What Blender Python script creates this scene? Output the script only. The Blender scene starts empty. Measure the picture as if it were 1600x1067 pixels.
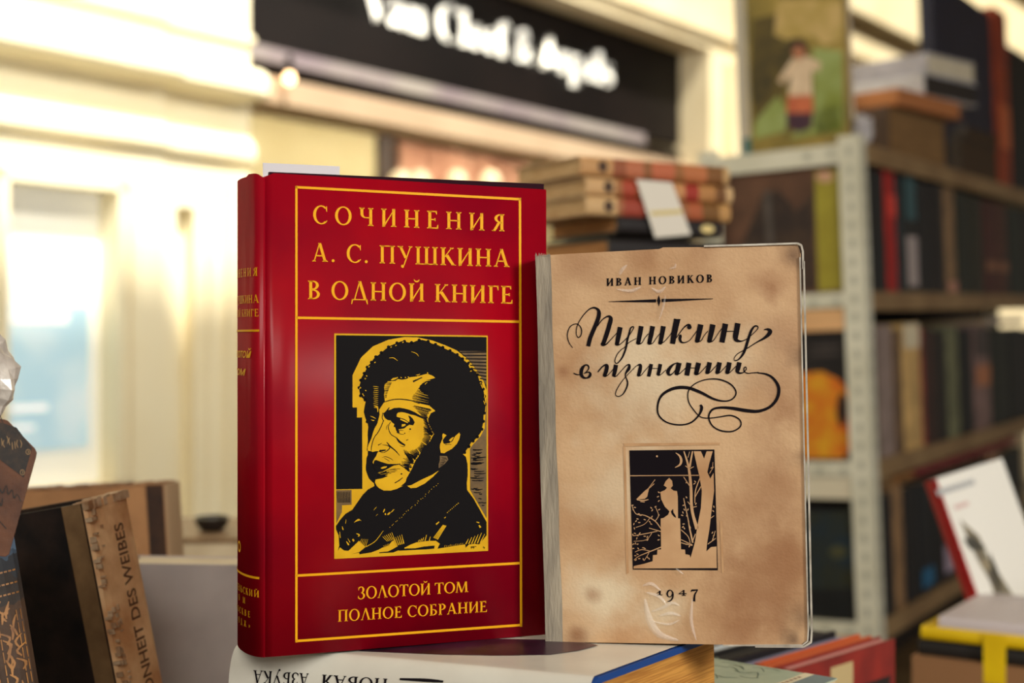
import bpy, bmesh, math, random
from mathutils import Vector, Matrix
from mathutils.geometry import tessellate_polygon
random.seed(7)
C = bpy.context.scene
COL = C.collection
F = 50 / 36 * 1600          # focal length in pixels of the 1600 wide frame
CZ = 1.15                   # eye height

# ------------------------------------------------------------------ camera
cd = bpy.data.cameras.new('camera')
cd.lens, cd.sensor_width = 50, 36
cd.clip_start, cd.clip_end = .02, 200
cd.dof.use_dof = True
cd.dof.focus_distance = .715
cd.dof.aperture_fstop = 6.0
cam = bpy.data.objects.new('camera', cd)
COL.objects.link(cam)
cam.location = (0, 0, CZ)
cam.rotation_euler = (math.pi / 2, 0, 0)
C.camera = cam
# ------------------------------------------------------------------ world, sun, exposure
vs = C.view_settings
C.display_settings.display_device = 'sRGB'
vs.view_transform, vs.look, vs.gamma, vs.use_curve_mapping = 'Standard', 'None', 1, False
vs.exposure = 0.0
w = bpy.data.worlds.new('world')
C.world = w
w.use_nodes = True
bgn = w.node_tree.nodes['Background']
bgn.inputs[0].default_value = (1.0, .93, .80, 1)
bgn.inputs[1].default_value = .20

def lamp(name, kind, loc, energy, col, to=None, **kw):
    d = bpy.data.lights.new(name, kind)
    d.energy, d.color = energy, col
    for k, v in kw.items():
        setattr(d, k, v)
    o = bpy.data.objects.new(name, d)
    COL.objects.link(o)
    o.location = loc
    if to is not None:
        o.rotation_euler = (Vector(to) - Vector(loc)).to_track_quat('-Z', 'Y').to_euler()
    return o

SUN = Vector((.36, -.42, .83)).normalized()
lamp('sun', 'SUN', (3, -4, 6), 9.2, (1.0, .95, .81), to=Vector((3, -4, 6)) - SUN, angle=math.radians(4))
lamp('atrium_skylight', 'AREA', (.55, 4.1, CZ + 3.0), 20, (1.0, .95, .82), to=(-.9, 4.6, CZ - .2), shape='RECTANGLE', size=5, size_y=1.2)
lamp('skylight', 'AREA', (1.48, -.56, CZ + .60), 30, (1.0, .95, .86), to=(.02, .72, CZ - .05), shape='RECTANGLE', size=.40, size_y=.5)
lamp('fill_light', 'AREA', (-.35, -1.5, CZ + 1.35), 33, (1.0, .95, .86), to=(.1, 1.2, CZ - .1), shape='RECTANGLE', size=1.6, size_y=.9)  # added soft fill from behind the camera, no lamp of the stall

# ------------------------------------------------------------------ helpers
def lin(c):
    return tuple(((x / 255) / 12.92 if x / 255 <= .04045 else (((x / 255) + .055) / 1.055) ** 2.4) for x in c) + (1,)

def mat(name, col, rough=.6, col2=None, scale=30, bump=0, bscale=200, spec=.5, emit=0, coat=0, lo=.35, hi=.65, stretch=None, metal=0):
    m = bpy.data.materials.new(name)
    m.use_nodes = True
    nt = m.node_tree
    b = nt.nodes['Principled BSDF']
    b.inputs['Roughness'].default_value = rough
    b.inputs['Specular IOR Level'].default_value = spec
    b.inputs['Base Color'].default_value = lin(col)
    b.inputs['Metallic'].default_value = metal
    if coat:
        b.inputs['Coat Weight'].default_value = coat
        b.inputs['Coat Roughness'].default_value = .12
    tc = nt.nodes.new('ShaderNodeTexCoord')
    src = tc.outputs['Object']
    if stretch:
        mp = nt.nodes.new('ShaderNodeMapping')
        mp.inputs['Scale'].default_value = stretch
        nt.links.new(src, mp.inputs[0])
        src = mp.outputs[0]
    if col2:
        n = nt.nodes.new('ShaderNodeTexNoise')
        n.inputs['Scale'].default_value = scale
        n.inputs['Detail'].default_value = 6
        r = nt.nodes.new('ShaderNodeValToRGB')
        r.color_ramp.elements[0].position, r.color_ramp.elements[1].position = lo, hi
        r.color_ramp.elements[0].color, r.color_ramp.elements[1].color = lin(col), lin(col2)
        nt.links.new(src, n.inputs['Vector'])
        nt.links.new(n.outputs['Fac'], r.inputs[0])
        nt.links.new(r.outputs[0], b.inputs['Base Color'])
    if bump:
        n2 = nt.nodes.new('ShaderNodeTexNoise')
        n2.inputs['Scale'].default_value = bscale
        n2.inputs['Detail'].default_value = 4
        bp = nt.nodes.new('ShaderNodeBump')
        bp.inputs['Strength'].default_value = bump
        bp.inputs['Distance'].default_value = .002
        nt.links.new(src, n2.inputs['Vector'])
        nt.links.new(n2.outputs['Fac'], bp.inputs['Height'])
        nt.links.new(bp.outputs[0], b.inputs['Normal'])
    if emit:
        b.inputs['Emission Color'].default_value = lin(col)
        b.inputs['Emission Strength'].default_value = emit
    return m

def bands(name, stops, axis=2, rough=.5, bump=.2, noise=.05, nscale=60):
    """colour bands along one axis of the object's own bounding box (tooled spines, page edges)"""
    m = mat(name, stops[0][1], rough, bump=bump)
    nt = m.node_tree
    b = nt.nodes['Principled BSDF']
    tc = nt.nodes.new('ShaderNodeTexCoord')
    sx = nt.nodes.new('ShaderNodeSeparateXYZ')
    nt.links.new(tc.outputs['Generated'], sx.inputs[0])
    n = nt.nodes.new('ShaderNodeTexNoise')
    n.inputs['Scale'].default_value = nscale
    nt.links.new(tc.outputs['Object'], n.inputs['Vector'])
    ma = nt.nodes.new('ShaderNodeMath'); ma.operation = 'MULTIPLY_ADD'
    ma.inputs[1].default_value = noise; 
    nt.links.new(n.outputs['Fac'], ma.inputs[0])
    nt.links.new(sx.outputs[axis], ma.inputs[2])
    r = nt.nodes.new('ShaderNodeValToRGB')
    cr = r.color_ramp
    cr.interpolation = 'CONSTANT'
    while len(cr.elements) < len(stops):
        cr.elements.new(.5)
    for e, (p, c) in zip(cr.elements, stops):
        e.position = p + noise / 2 if p else 0
        e.color = lin(c)
    nt.links.new(ma.outputs[0], r.inputs[0])
    nt.links.new(r.outputs[0], b.inputs['Base Color'])
    return m

def leaves_mat(name, col, col2, axis_scale, rough=.8):
    """page edges: fine layers across the thickness"""
    return mat(name, col, rough, col2, 1, stretch=axis_scale, lo=.3, hi=.7)

def P(px, py, d):
    return Vector(((px - 800) / F * d, d, CZ - (py - 533.5) / F * d))

def hit(px, py, O, N):
    """the point of the plane (O, N) seen at photograph position (px, py)"""
    D = Vector(((px - 800) / F, 1, -(py - 533.5) / F))
    o = Vector((0, 0, CZ))
    return o + D * ((O - o).dot(N) / D.dot(N))

class MB:
    def __init__(s):
        s.v, s.f, s.m = [], [], []
    def poly(s, pts, mi=0):
        i = len(s.v)
        s.v += [Vector(p) for p in pts]
        s.f.append(list(range(i, i + len(pts)))); s.m.append(mi)
    def tris(s, pts2, fn, mi=0):
        """fill a 2-D outline (may be concave); fn maps its points into space"""
        i = len(s.v)
        s.v += [fn(p) for p in pts2]
        for t in tessellate_polygon([[Vector((p[0], p[1], 0)) for p in pts2]]):
            s.f.append([i + k for k in t]); s.m.append(mi)
    def prism(s, base, vec, mi=0, cap=True):
        n = len(base); i = len(s.v); vec = Vector(vec)
        s.v += [Vector(p) for p in base] + [Vector(p) + vec for p in base]
        for k in range(n):
            k2 = (k + 1) % n
            s.f.append([i + k, i + k2, i + n + k2, i + n + k]); s.m.append(mi)
        if cap:
            s.f.append([i + k for k in range(n)][::-1]); s.m.append(mi)
            s.f.append([i + n + k for k in range(n)]); s.m.append(mi)
    def box(s, x0, x1, y0, y1, z0, z1, M=None, mi=0):
        M = M or Matrix.Identity(4)
        s.prism([M @ Vector(p) for p in ((x0, y0, z0), (x1, y0, z0), (x1, y1, z0), (x0, y1, z0))], M.to_3x3() @ Vector((0, 0, z1 - z0)), mi)
    def lathe(s, prof, loc, n=20, mi=0):
        i = len(s.v); loc = Vector(loc)
        for r, z in prof:
            for k in range(n):
                a = 2 * math.pi * k / n
                s.v.append(loc + Vector((r * math.cos(a), r * math.sin(a), z)))
        for j in range(len(prof) - 1):
            for k in range(n):
                k2 = (k + 1) % n
                s.f.append([i + j * n + k, i + j * n + k2, i + (j + 1) * n + k2, i + (j + 1) * n + k]); s.m.append(mi)
    def build(s, name, mats, parent=None, bevel=0, smooth=False, fix=True):
        me = bpy.data.meshes.new(name)
        me.from_pydata([tuple(v) for v in s.v], [], s.f)
        for m in (mats if isinstance(mats, (list, tuple)) else [mats]):
            me.materials.append(m)
        for p, mi in zip(me.polygons, s.m):
            p.material_index = mi
        if fix:
            bm = bmesh.new(); bm.from_mesh(me)
            bmesh.ops.remove_doubles(bm, verts=bm.verts, dist=1e-6)
            bmesh.ops.recalc_face_normals(bm, faces=bm.faces)
            bm.to_mesh(me); bm.free()
        if smooth:
            for p in me.polygons:
                p.use_smooth = True
        o = bpy.data.objects.new(name, me)
        COL.objects.link(o)
        if bevel:
            md = o.modifiers.new('bevel', 'BEVEL')
            md.width, md.segments, md.limit_method = bevel, 2, 'ANGLE'
        if smooth:
            md = o.modifiers.new('split', 'EDGE_SPLIT')
            md.split_angle = math.radians(40)
        if parent is not None:
            o.parent = parent
            o.matrix_parent_inverse = ROOTINV[parent.name]
        return o

ROOTINV = {}
def thing(name, label, cat, loc, group=None):
    o = bpy.data.objects.new(name, None)
    COL.objects.link(o)
    o.location = loc
    o.empty_display_size = .02
    ROOTINV[o.name] = Matrix.Translation(Vector(loc)).inverted()
    return tag(o, label, cat, group)

def tag(o, label, cat, group=None):
    o['label'], o['category'] = label, cat
    if group:
        o['group'] = group
    return o

def struct(o, label=None):
    o['kind'] = 'structure'
    if label:
        o['label'] = label
    return o

def frame(o, x, y, z):
    M = Matrix.Identity(4)
    for i, a in enumerate((x, y, z, o)):
        for j in range(3):
            M[j][i] = a[j]
    return M

def book(name, label, W, T, H, M, cover, pages, group=None, spine=None, rnd=.004, brd=.0022, oh=.003, cat='book', base=None):
    """local x runs from spine (0) to fore-edge (W), y is thickness, z height"""
    root = thing(name, label, cat, base if base is not None else M @ Vector((W / 2, 0, 0)), group)
    def arc(r, t, x0):
        return [(x0 - r * math.cos(math.pi * (k / 8 - .5)), t * math.sin(math.pi * (k / 8 - .5))) for k in range(9)]
    h = T / 2
    up = M.to_3x3() @ Vector((0, 0, H))
    out, inn = arc(rnd, h, 0), arc(max(rnd - .001, .0002), h - brd, brd)
    cb = MB()
    sb = MB() if spine else cb
    tr = lambda L: [M @ Vector((x, y, 0)) for x, y in L]
    for s in (-1, 1):
        cb.prism(tr([(0, s * h), (W, s * h), (W, s * (h - brd)), (brd, s * (h - brd))]), up)
    for a, b, c, d in zip(out, out[1:], inn[1:], inn):
        sb.prism(tr([a, b, c, d]), up, cap=True)
    cb.build('cover', cover, root)
    if spine:
        sb.build('spine', spine, root)
    pb = MB()
    pb.box(brd, W - oh, -(h - brd), h - brd, oh, H - oh, M)
    pb.build('page_block', pages, root)
    return root

# ---------------------------------------------------------------- ink: flat print laid on a surface
def cat_rom(pts, n=6, closed=False):
    L = len(pts)
    out = []
    rng = range(L) if closed else range(L - 1)
    g = (lambda i: pts[i % L]) if closed else (lambda i: pts[max(0, min(L - 1, i))])
    for i in rng:
        p0, p1, p2, p3 = g(i - 1), g(i), g(i + 1), g(i + 2)
        for k in range(n):
            t = k / n
            out.append(tuple(.5 * (2 * b + (c - a) * t + (2 * a - 5 * b + 4 * c - d) * t * t + (3 * b - a - 3 * c + d) * t ** 3)
                             for a, b, c, d in zip(p0, p1, p2, p3)))
    if not closed:
        out.append(tuple(pts[-1]))
    return out

def stroke(pts, n=6):
    """a pen stroke of varying width (x, y, w) as a list of quads"""
    s = cat_rom(pts, n) if len(pts) > 2 else [tuple(a + (b - a) * k / 4 for a, b in zip(pts[0], pts[1])) for k in range(5)]
    L, R = [], []
    for i, (x, y, wd) in enumerate(s):
        a, b = s[max(0, i - 1)], s[min(len(s) - 1, i + 1)]
        dx, dy = b[0] - a[0], b[1] - a[1]
        q = math.hypot(dx, dy) or 1
        nx, ny = -dy / q * wd / 2, dx / q * wd / 2
        L.append((x + nx, y + ny)); R.append((x - nx, y - ny))
    return [[L[i], L[i + 1], R[i + 1], R[i]] for i in range(len(L) - 1)]

def dot(x, y, r, ry=None, n=12, a0=0):
    ry = ry or r
    c, s = math.cos(a0), math.sin(a0)
    return [(x + r * math.cos(2 * math.pi * k / n) * c - ry * math.sin(2 * math.pi * k / n) * s,
             y + r * math.cos(2 * math.pi * k / n) * s + ry * math.sin(2 * math.pi * k / n) * c) for k in range(n)]

def sc(ox, oy, k):
    """maps points read off an enlargement (origin ox, oy, factor k) back into the photograph's frame"""
    return lambda L: [(ox + p[0] / k, oy + p[1] / k) + tuple(v / k for v in p[2:]) for p in L]

class Ink:
    def __init__(s, O, N):
        s.O, s.N, s.L = O, N, {}
    def add(s, key, polys, lev):
        s.L.setdefault(key, []).extend((p, lev) for p in polys)
    def build(s, key, name, m, parent, step=.00006, base=.0002):
        mb = MB()
        for p, lev in s.L[key]:
            fn = lambda q: hit(q[0], q[1], s.O, s.N) + s.N * (base + lev * step)
            if len(p) == 4:
                mb.poly([fn(q) for q in p])
            elif len(p) > 2:
                mb.tris(p, fn)
        return mb.build(name, m, parent, fix=False)

# ---------------------------------------------------------------- serif capitals, cap height 1
TK, TN = .165, .068
def _arc(cx, cy, rx, ry, a0, a1, T=TK, h=TN, n=20):
    A = [math.radians(a0 + (a1 - a0) * k / n) for k in range(n + 1)]
    o = [(cx + rx * math.cos(a), cy + ry * math.sin(a)) for a in A]
    i = [(cx + (rx - T) * math.cos(a), cy + (ry - h) * math.sin(a)) for a in A]
    return [[o[k], o[k + 1], i[k + 1], i[k]] for k in range(n)]
def _st(x0, y0, x1, y1, t):
    return [[(x0 - t / 2, y0), (x0 + t / 2, y0), (x1 + t / 2, y1), (x1 - t / 2, y1)]]
def _ft(x, y, s, t=TK, l=.075, r=.075):
    return [[(x - t / 2 - l, y), (x + t / 2 + r, y), (x + t / 2 + r, y + s * .03), (x + t / 2, y + s * .085), (x - t / 2, y + s * .085), (x - t / 2 - l, y + s * .03)]]
def _v(x, t=TK, b=1, u=1, y0=0, y1=1):
    return _st(x, y0, x, y1, t) + (_ft(x, y0, 1, t) if b else []) + (_ft(x, y1, -1, t) if u else [])
def _bar(x0, x1, y, t=TN):
    return [[(x0, y - t / 2), (x1, y - t / 2), (x1, y + t / 2), (x0, y + t / 2)]]
def _tick(x, y, s, l=.2):
    return [[(x, y), (x - .03, y), (x - .10, y + s * .05), (x - .035, y + s * l), (x, y + s * l)]]
def _bowl(x, cy, rx, ry):
    return _arc(x, cy, rx, ry, -90, 90) + _bar(x - .1, x + .01, cy + ry - TN / 2) + _bar(x - .1, x + .01, cy - ry + TN / 2)
def glyphs():
    g = {}
    g['О'] = (1.02, _arc(.51, .5, .47, .52, 0, 360, n=36))
    g['С'] = (.86, _arc(.5, .5, .46, .52, 48, 312, n=30) + [[(.83, .98), (.80, .98), (.74, .88), (.80, .68), (.83, .68)], [(.85, .16), (.82, .21), (.74, .14), (.72, .09)]])
    g['Н'] = (.92, _v(.18) + _v(.74) + _bar(.18, .74, .5))
    dg = [[(.18 - TK / 2, -.02), (.18 - TK / 2 + .06, -.02), (.82, 1.0), (.74, 1.0)]]
    g['И'] = (.92, _v(.18, b=0) + _v(.74, u=0) + [[(.18 - TK / 2, -.03), (.22, .0), (.815, 1.02), (.76, 1.0)]])
    g['Й'] = (.92, g['И'][1] + _arc(.46, 1.22, .16, .15, 180, 360, T=.05, h=.08))
    g['Е'] = (.70, _v(.18) + _bar(.18, .58, .972) + _bar(.18, .50, .51) + _bar(.18, .62, .028) + _tick(.59, 1, -1) + _tick(.51, .6, -1, .18) + _tick(.66, 0, 1, .22))
    g['Я'] = (.80, _v(.58) + _arc(.52, .74, .36, .26, 90, 270) + _bar(.50, .6, .972) + _bar(.48, .6, .505) + _st(.14, 0, .42, .5, TK) + _bar(.0, .2, .018, .035))
    g['А'] = (.92, _st(.13, 0, .44, 1.02, .065) + _st(.75, 0, .44, 1.02, TK) + _bar(.22, .66, .32) + _ft(.13, 0, 1, .065) + _ft(.75, 0, 1, TK))
    g['П'] = (.92, _v(.18) + _v(.74) + _bar(.18, .74, .97, .06))
    g['У'] = (.88, _st(.16, 1, .48, .32, TK) + _st(.74, 1, .36, -.10, .07) + _ft(.16, 1, -1, TK) + _ft(.74, 1, -1, .07) + [dot(.29, -.13, .09)])
    g['Ш'] = (1.30, _v(.18) + _v(.65) + _v(1.12) + _bar(.18, 1.12, .03, .06))
    g['К'] = (.84, _v(.18) + _st(.25, .45, .66, 1, .07) + _ft(.66, 1, -1, .07) + [[(.30, .52), (.46, .60), (.84, 0), (.66, 0)]] + _bar(.62, .90, .018, .035))
    g['Д'] = (.98, _st(.22, .05, .50, 1.04, .065) + _st(.80, .05, .50, 1.04, TK) + _bar(.06, .94, .03, .06) + [[(.03, -.22), (.07, -.22), (.15, .05), (.06, .05)], [(.95, -.22), (.91, -.22), (.82, .05), (.94, .05)]])
    g['Г'] = (.62, _v(.18) + _bar(.18, .58, .97, .06) + _tick(.60, 1, -1, .26))
    g['З'] = (.68, _arc(.28, .75, .29, .27, -88, 140) + _arc(.28, .26, .34, .28, -145, 90) + [[(.03, .96), (.06, .70), (.09, .70), (.12, .92)], [(.0, .06), (.03, .28), (.06, .28), (.10, .10)]])
    g['Л'] = (.90, _st(.12, 0, .43, 1.02, .065) + _st(.75, 0, .43, 1.02, TK) + _ft(.12, 0, 1, .065) + _ft(.75, 0, 1, TK))
    g['Т'] = (.80, _v(.40, u=0) + _bar(.06, .74, .97, .06) + _tick(.78, 1, -1, .24) + [[(.80 - x, y) for x, y in _tick(.78, 1, -1, .24)[0]]])
    g['М'] = (1.12, _st(.12, 0, .20, 1, .07) + _st(.23, 1, .55, 0, TK) + _st(.55, 0, .88, 1, .06) + _st(.96, 0, .90, 1, TK) + _ft(.12, 0, 1, .07) + _ft(.96, 0, 1, TK) + _bar(.1, .28, .98, .035) + _bar(.82, 1.0, .98, .035))
    g['Б'] = (.74, _v(.18) + _bowl(.30, .28, .38, .28) + _bar(.18, .58, .97, .06) + _tick(.60, 1, -1, .22))
    g['Р'] = (.70, _v(.18) + _bowl(.30, .72, .36, .28))
    g['В'] = (.76, _v(.18) + _bowl(.30, .755, .33, .245) + _bowl(.30, .265, .39, .265))
    g['Ч'] = (.84, _v(.66) + _v(.16, b=0, y0=.62) + _arc(.40, .62, .315, .20, 180, 275, T=TK, h=.06) + _bar(.38, .66, .45))
    g['Ь'] = (.72, _v(.18) + _bowl(.30, .28, .38, .28))
    g['Ж'] = (1.2, _v(.60) + _st(.66, .5, 1.02, 1, .07) + _st(.54, .5, .18, 1, .07) + _st(1.06, 0, .70, .52, TK) + _st(.14, 0, .50, .52, TK) + _bar(.0, .26, .018, .035) + _bar(.94, 1.2, .018, .035))
    g['.'] = (.34, [dot(.17, .07, .085)])
    g['»'] = (.5, [[(.05, .55), (.12, .55), (.26, .33), (.12, .11), (.05, .11), (.18, .33)], [(.25, .55), (.32, .55), (.46, .33), (.32, .11), (.25, .11), (.38, .33)]])
    g[' '] = (.34, [])
    return g
GL = glyphs()

def serif(text, length):
    """letters of TEXT spread evenly to LENGTH (cap heights); list of outlines in cap-height units"""
    tot = sum(GL[c][0] for c in text)
    tr = (length - tot) / max(1, len(text) - 1)
    k = 1
    if tr < -.12:
        k = (length + .05 * (len(text) - 1)) / tot
        tr = -.05
    x, out = 0, []
    for c in text:
        wd, ps = GL[c]
        out += [[(x + q[0] * k, q[1]) for q in p] for p in ps]
        x += wd * k + tr
    return out

def line(text, bl, br, cl, cr):
    """a line of capitals between baseline points bl, br with cap heights cl, cr"""
    ln = math.hypot(br[0] - bl[0], br[1] - bl[1]) / ((cl + cr) / 2)
    def f(q):
        t = q[0] / ln
        return (bl[0] + (br[0] - bl[0]) * t, bl[1] + (br[1] - bl[1]) * t - q[1] * (cl + (cr - cl) * t))
    return [[f(q) for q in p] for p in serif(text, ln)]

def font_tris(text, offset=0, ext=0, shear=0):
    c = bpy.data.curves.new('lettering', 'FONT')
    c.body, c.offset, c.extrude, c.resolution_u, c.shear = text, offset, ext, 3, shear
    o = bpy.data.objects.new('lettering', c)
    COL.objects.link(o)
    me = bpy.data.meshes.new_from_object(o.evaluated_get(bpy.context.evaluated_depsgraph_get()))
    out = [[tuple(me.vertices[i].co) for i in p.vertices] for p in me.polygons]
    bpy.data.objects.remove(o); bpy.data.curves.remove(c); bpy.data.meshes.remove(me)
    xs = [q[0] for p in out for q in p]
    return out, min(xs), max(xs)
# ================================================================== the two standing books
GOLD = mat('gold_print', (232, 166, 14), .5, spec=.15)
GOLDP = mat('portrait_gold', (216, 168, 24), .6, (204, 156, 20), 90, spec=.15)
BLACKP = mat('portrait_black', (12, 9, 12), .6, spec=.1)
BROWNP = mat('portrait_brown', (112, 84, 36), .6, (84, 62, 30), 160)
INKB = mat('black_ink', (18, 12, 18), .7, spec=.1)
RED = mat('glossy_red_jacket', (156, 4, 24), .34, (130, 2, 26), 16, bump=.08, bscale=14, spec=0)
def even_gloss(m, amount, rough):
    """a thin even sheen instead of the strong edge reflection of bare plastic"""
    nt = m.node_tree
    p = nt.nodes['Principled BSDF']
    p.inputs['IOR'].default_value = 1.02
    gs = nt.nodes.new('ShaderNodeBsdfGlossy'); gs.inputs['Roughness'].default_value = rough
    mx = nt.nodes.new('ShaderNodeMixShader'); mx.inputs[0].default_value = amount
    nt.links.new(p.outputs[0], mx.inputs[1]); nt.links.new(gs.outputs[0], mx.inputs[2])
    nt.links.new(mx.outputs[0], nt.nodes['Material Output'].inputs[0])
even_gloss(RED, .024, .28)
MAROON = mat('maroon_board', (38, 5, 20), .7, spec=.1)
PAPER = mat('white_paper', (205, 203, 212), .8)
CREAMP = mat('cream_pages', (222, 205, 170), .85, (196, 172, 130), 1, stretch=(40, 900, 40))

# ---- red book --------------------------------------------------------------------------
RA = P(415, 1027, .6916)
RB = P(853, 992, .746)
RA.z = RB.z = CZ - .1536
RW = (RB - RA).length
rd = (RB - RA).normalized()
rn = Vector((rd.y, -rd.x, 0))
RH, RT, RR = .2355, .048, .008
R = lambda u, n, z: RA + rd * u + rn * n + Vector((0, 0, z))
red = thing('hardback_book', 'thick red hardback with gold lettering and a gold and black portrait on its cover', 'book', R(RW / 2, -RT / 2, 0))
mb = MB()
prof = [(RW, 0), (RW * .66, 0), (RW * .33, 0), (.014, 0), (.012, -.00001), (.004, -.0002), (.0, -.0006)]
arcp = [(-RR * math.cos(a), -RT / 2 + (RT / 2 - .0002) * math.sin(a)) for a in [math.radians(88 - 176 * k / 24) for k in range(25)]]
prof += arcp + [(.004, -RT + .0002), (.012, -RT), (RW, -RT)]
top = lambda u, n: RH + .0002 - (.0024 * u / RW if n > -.01 and u > 0 else 0) - (.0022 * math.exp(-((u + .001) / .002) ** 2) if n > -.012 else .001 if u < 0 else 0)
for (u0, n0), (u1, n1) in zip(prof, prof[1:]):
    zs0, zs1 = top(u0, n0), top(u1, n1)
    mb.poly([R(u0, n0, 0), R(u1, n1, 0), R(u1, n1, zs1), R(u0, n0, zs0)])
# flaps turned round the two boards
for s, n0 in ((1, 0), (-1, -RT)):
    mb.poly([R(RW, n0, 0), R(RW + .0006, n0 - s * .0012, 0), R(RW + .0006, n0 - s * .0012, RH - .0024), R(RW, n0, RH - .0024)])
    mb.poly([R(RW + .0006, n0 - s * .0012, 0), R(RW - .07, n0 - s * .0042, 0), R(RW - .07, n0 - s * .0042, RH - .0024), R(RW + .0006, n0 - s * .0012, RH - .0024)])
o = mb.build('dust_jacket', RED, red, smooth=True, fix=True)
md = o.modifiers.new('thick', 'SOLIDIFY'); md.thickness = .0003; md.offset = -1
mb = MB()
for n0, n1 in ((-.0009, -.0036), (-RT + .0036, -RT + .0009)):
    mb.prism([R(.002, n0, .0006), R(RW - .0008, n0, .0006), R(RW - .0008, n1, .0006), R(.002, n1, .0006)], (0, 0, RH + .0002))
mb.build('board', MAROON, red)
mb = MB()
mb.prism([R(.001, -.0045, .003), R(RW - .005, -.0045, .003), R(RW - .007, -RT / 2, .003), R(RW - .005, -RT + .0045, .003), R(.001, -RT + .0045, .003)], (0, 0, RH - .006))
mb.build('page_block', CREAMP, red)

ink = Ink(RA.copy(), rn)
def rule(a, b, t):
    """straight rule a-b, t thick"""
    dx, dy = b[0] - a[0], b[1] - a[1]; q = math.hypot(dx, dy)
    nx, ny = -dy / q * t / 2, dx / q * t / 2
    return [(a[0] + nx, a[1] + ny), (b[0] + nx, b[1] + ny), (b[0] - nx, b[1] - ny), (a[0] - nx, a[1] - ny)]
g = []
g.append(rule((463, 290.4), (463, 1003.4), 3.6))
g.append(rule((812.2, 309.2), (814, 979), 3.6))
g.append(rule((461.3, 292.4), (814, 311.4), 3.8))
g.append(rule((461.3, 1001.4), (815.6, 976.2), 3.8))
g.append(rule((463, 496.4), (812.6, 502.6), 3.8))
g.append(rule((463, 899.2), (813.6, 879.6), 3.8))
g += line('СОЧИНЕНИЯ', (488, 349.4), (790, 361.6), 28.6, 26.6)
g += line('А. С. ПУШКИНА', (487, 408.4), (796.5, 417.2), 28.6, 27.2)
g += line('В ОДНОЙ КНИГЕ', (480.3, 467.2), (801.6, 474.4), 29, 27.2)
g += line('ЗОЛОТОЙ ТОМ', (559, 936.2), (731.5, 924.6), 19.4, 16.6)
g += line('ПОЛНОЕ СОБРАНИЕ', (527.6, 971.3), (761.2, 955.6), 18.2, 17)
ink.add('gold', g, 0)
ink.build('gold', 'gold_lettering', GOLD, red)

# portrait print: gold ground, black cut, gold faces and black lines laid over one another
c4, c5 = sc(500, 510, 5.3333), sc(500, 680, 5.3333)
f1, f2, f3, f4 = sc(550, 580, 10.667), sc(550, 660, 10.667), sc(640, 580, 10.667), sc(640, 660, 10.667)
b5, b6 = sc(515, 780, 10.667), sc(635, 780, 10.667)
ink.add('pg', [[(522.1, 520.9), (761.9, 524.3), (762.5, 860.4), (522.1, 873.1)]], 0)
blk, gld, brn, lines_, glint = [], [], [], [], []
blk.append(c4([(133, 73), (1387, 88), (1387, 530), (1365, 460), (1310, 370), (1230, 270), (1140, 200), (1040, 155), (930, 115), (810, 90), (700, 88), (570, 110), (440, 165), (340, 260), (270, 405), (270, 675), (307, 675), (307, 758), (350, 758), (352, 1353), (133, 1357)]))
brn.append(c5([(135, 456), (262, 455), (262, 578), (182, 582), (180, 640), (135, 735)]))
brn.append(c5([(1387, -330), (1372, -60), (1335, 10), (1275, 75), (1249, 112), (1249, 455), (1387, 690)]))
brn.append(c4([(1160, 205), (1384, 207), (1384, 490), (1310, 368), (1235, 270)]))
hair_out = c4(cat_rom([(375, 612), (345, 590), (332, 560), (325, 510), (335, 470), (345, 425), (368, 390), (385, 355), (402, 325), (428, 298), (446, 268), (484, 240), (510, 218), (550, 185), (590, 158), (640, 138), (682, 122), (722, 130), (762, 135), (802, 120), (850, 112), (900, 125), (940, 145), (982, 155), (1022, 175), (1062, 195), (1102, 210), (1142, 235), (1172, 255), (1202, 285), (1232, 310), (1246, 345), (1282, 365), (1312, 402), (1326, 450), (1350, 480), (1358, 522), (1366, 562), (1372, 602), (1376, 650), (1375, 700), (1362, 742), (1360, 790), (1352, 832), (1340, 880), (1310, 920), (1288, 945), (1260, 965), (1240, 1000), (1215, 1035), (1195, 1060)], 2))
# scalloped curls along the outline of the hair
for k in range(0, len(hair_out), 3):
    blk.append(dot(hair_out[k][0], hair_out[k][1], 2.6, n=9))
face_l = f1([(230, 480), (205, 600), (195, 680), (215, 760), (235, 815), (222, 850), (258, 870), (270, 930), (262, 1000), (258, 1067)]) + \
    f2([(264, 300), (250, 420), (245, 460), (262, 482), (260, 540), (240, 590), (235, 680), (228, 740), (230, 800), (250, 860), (280, 930), (330, 985), (362, 1010), (372, 1060)])
coat_r = c5([(1190, 158), (1215, 180), (1228, 240), (1230, 330), (1222, 400), (1225, 455), (1280, 530), (1330, 620), (1387, 722), (1387, 830)])
coat_b = b6([(1340, 590), (1210, 750), (1130, 740), (1040, 752), (985, 805), (978, 748), (780, 778), (650, 800), (515, 822), (555, 740), (490, 690), (380, 690), (300, 698), (160, 718), (60, 757), (0, 790), (-30, 800)]) + \
    b5([(1245, 800), (1250, 840), (1140, 852), (1060, 885), (825, 897), (825, 882), (970, 868), (1050, 830), (1135, 780), (1090, 668), (1030, 705), (980, 768), (870, 808), (810, 840), (690, 885), (540, 908), (495, 915), (490, 888), (357, 912), (490, 880), (600, 792), (488, 690), (372, 800), (310, 858), (240, 852), (170, 800), (135, 862), (160, 770), (150, 600), (105, 500), (105, 440)])
coat_l = c5([(170, 700), (210, 655), (268, 620), (310, 560), (355, 495), (400, 450), (448, 425)])
blk.append(hair_out + coat_r + coat_b + coat_l + face_l[::-1])
blk.append(b6([(-120, 838), (0, 818), (150, 815), (290, 786), (470, 770), (462, 820), (350, 832), (0, 850), (-130, 856)]))
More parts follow.
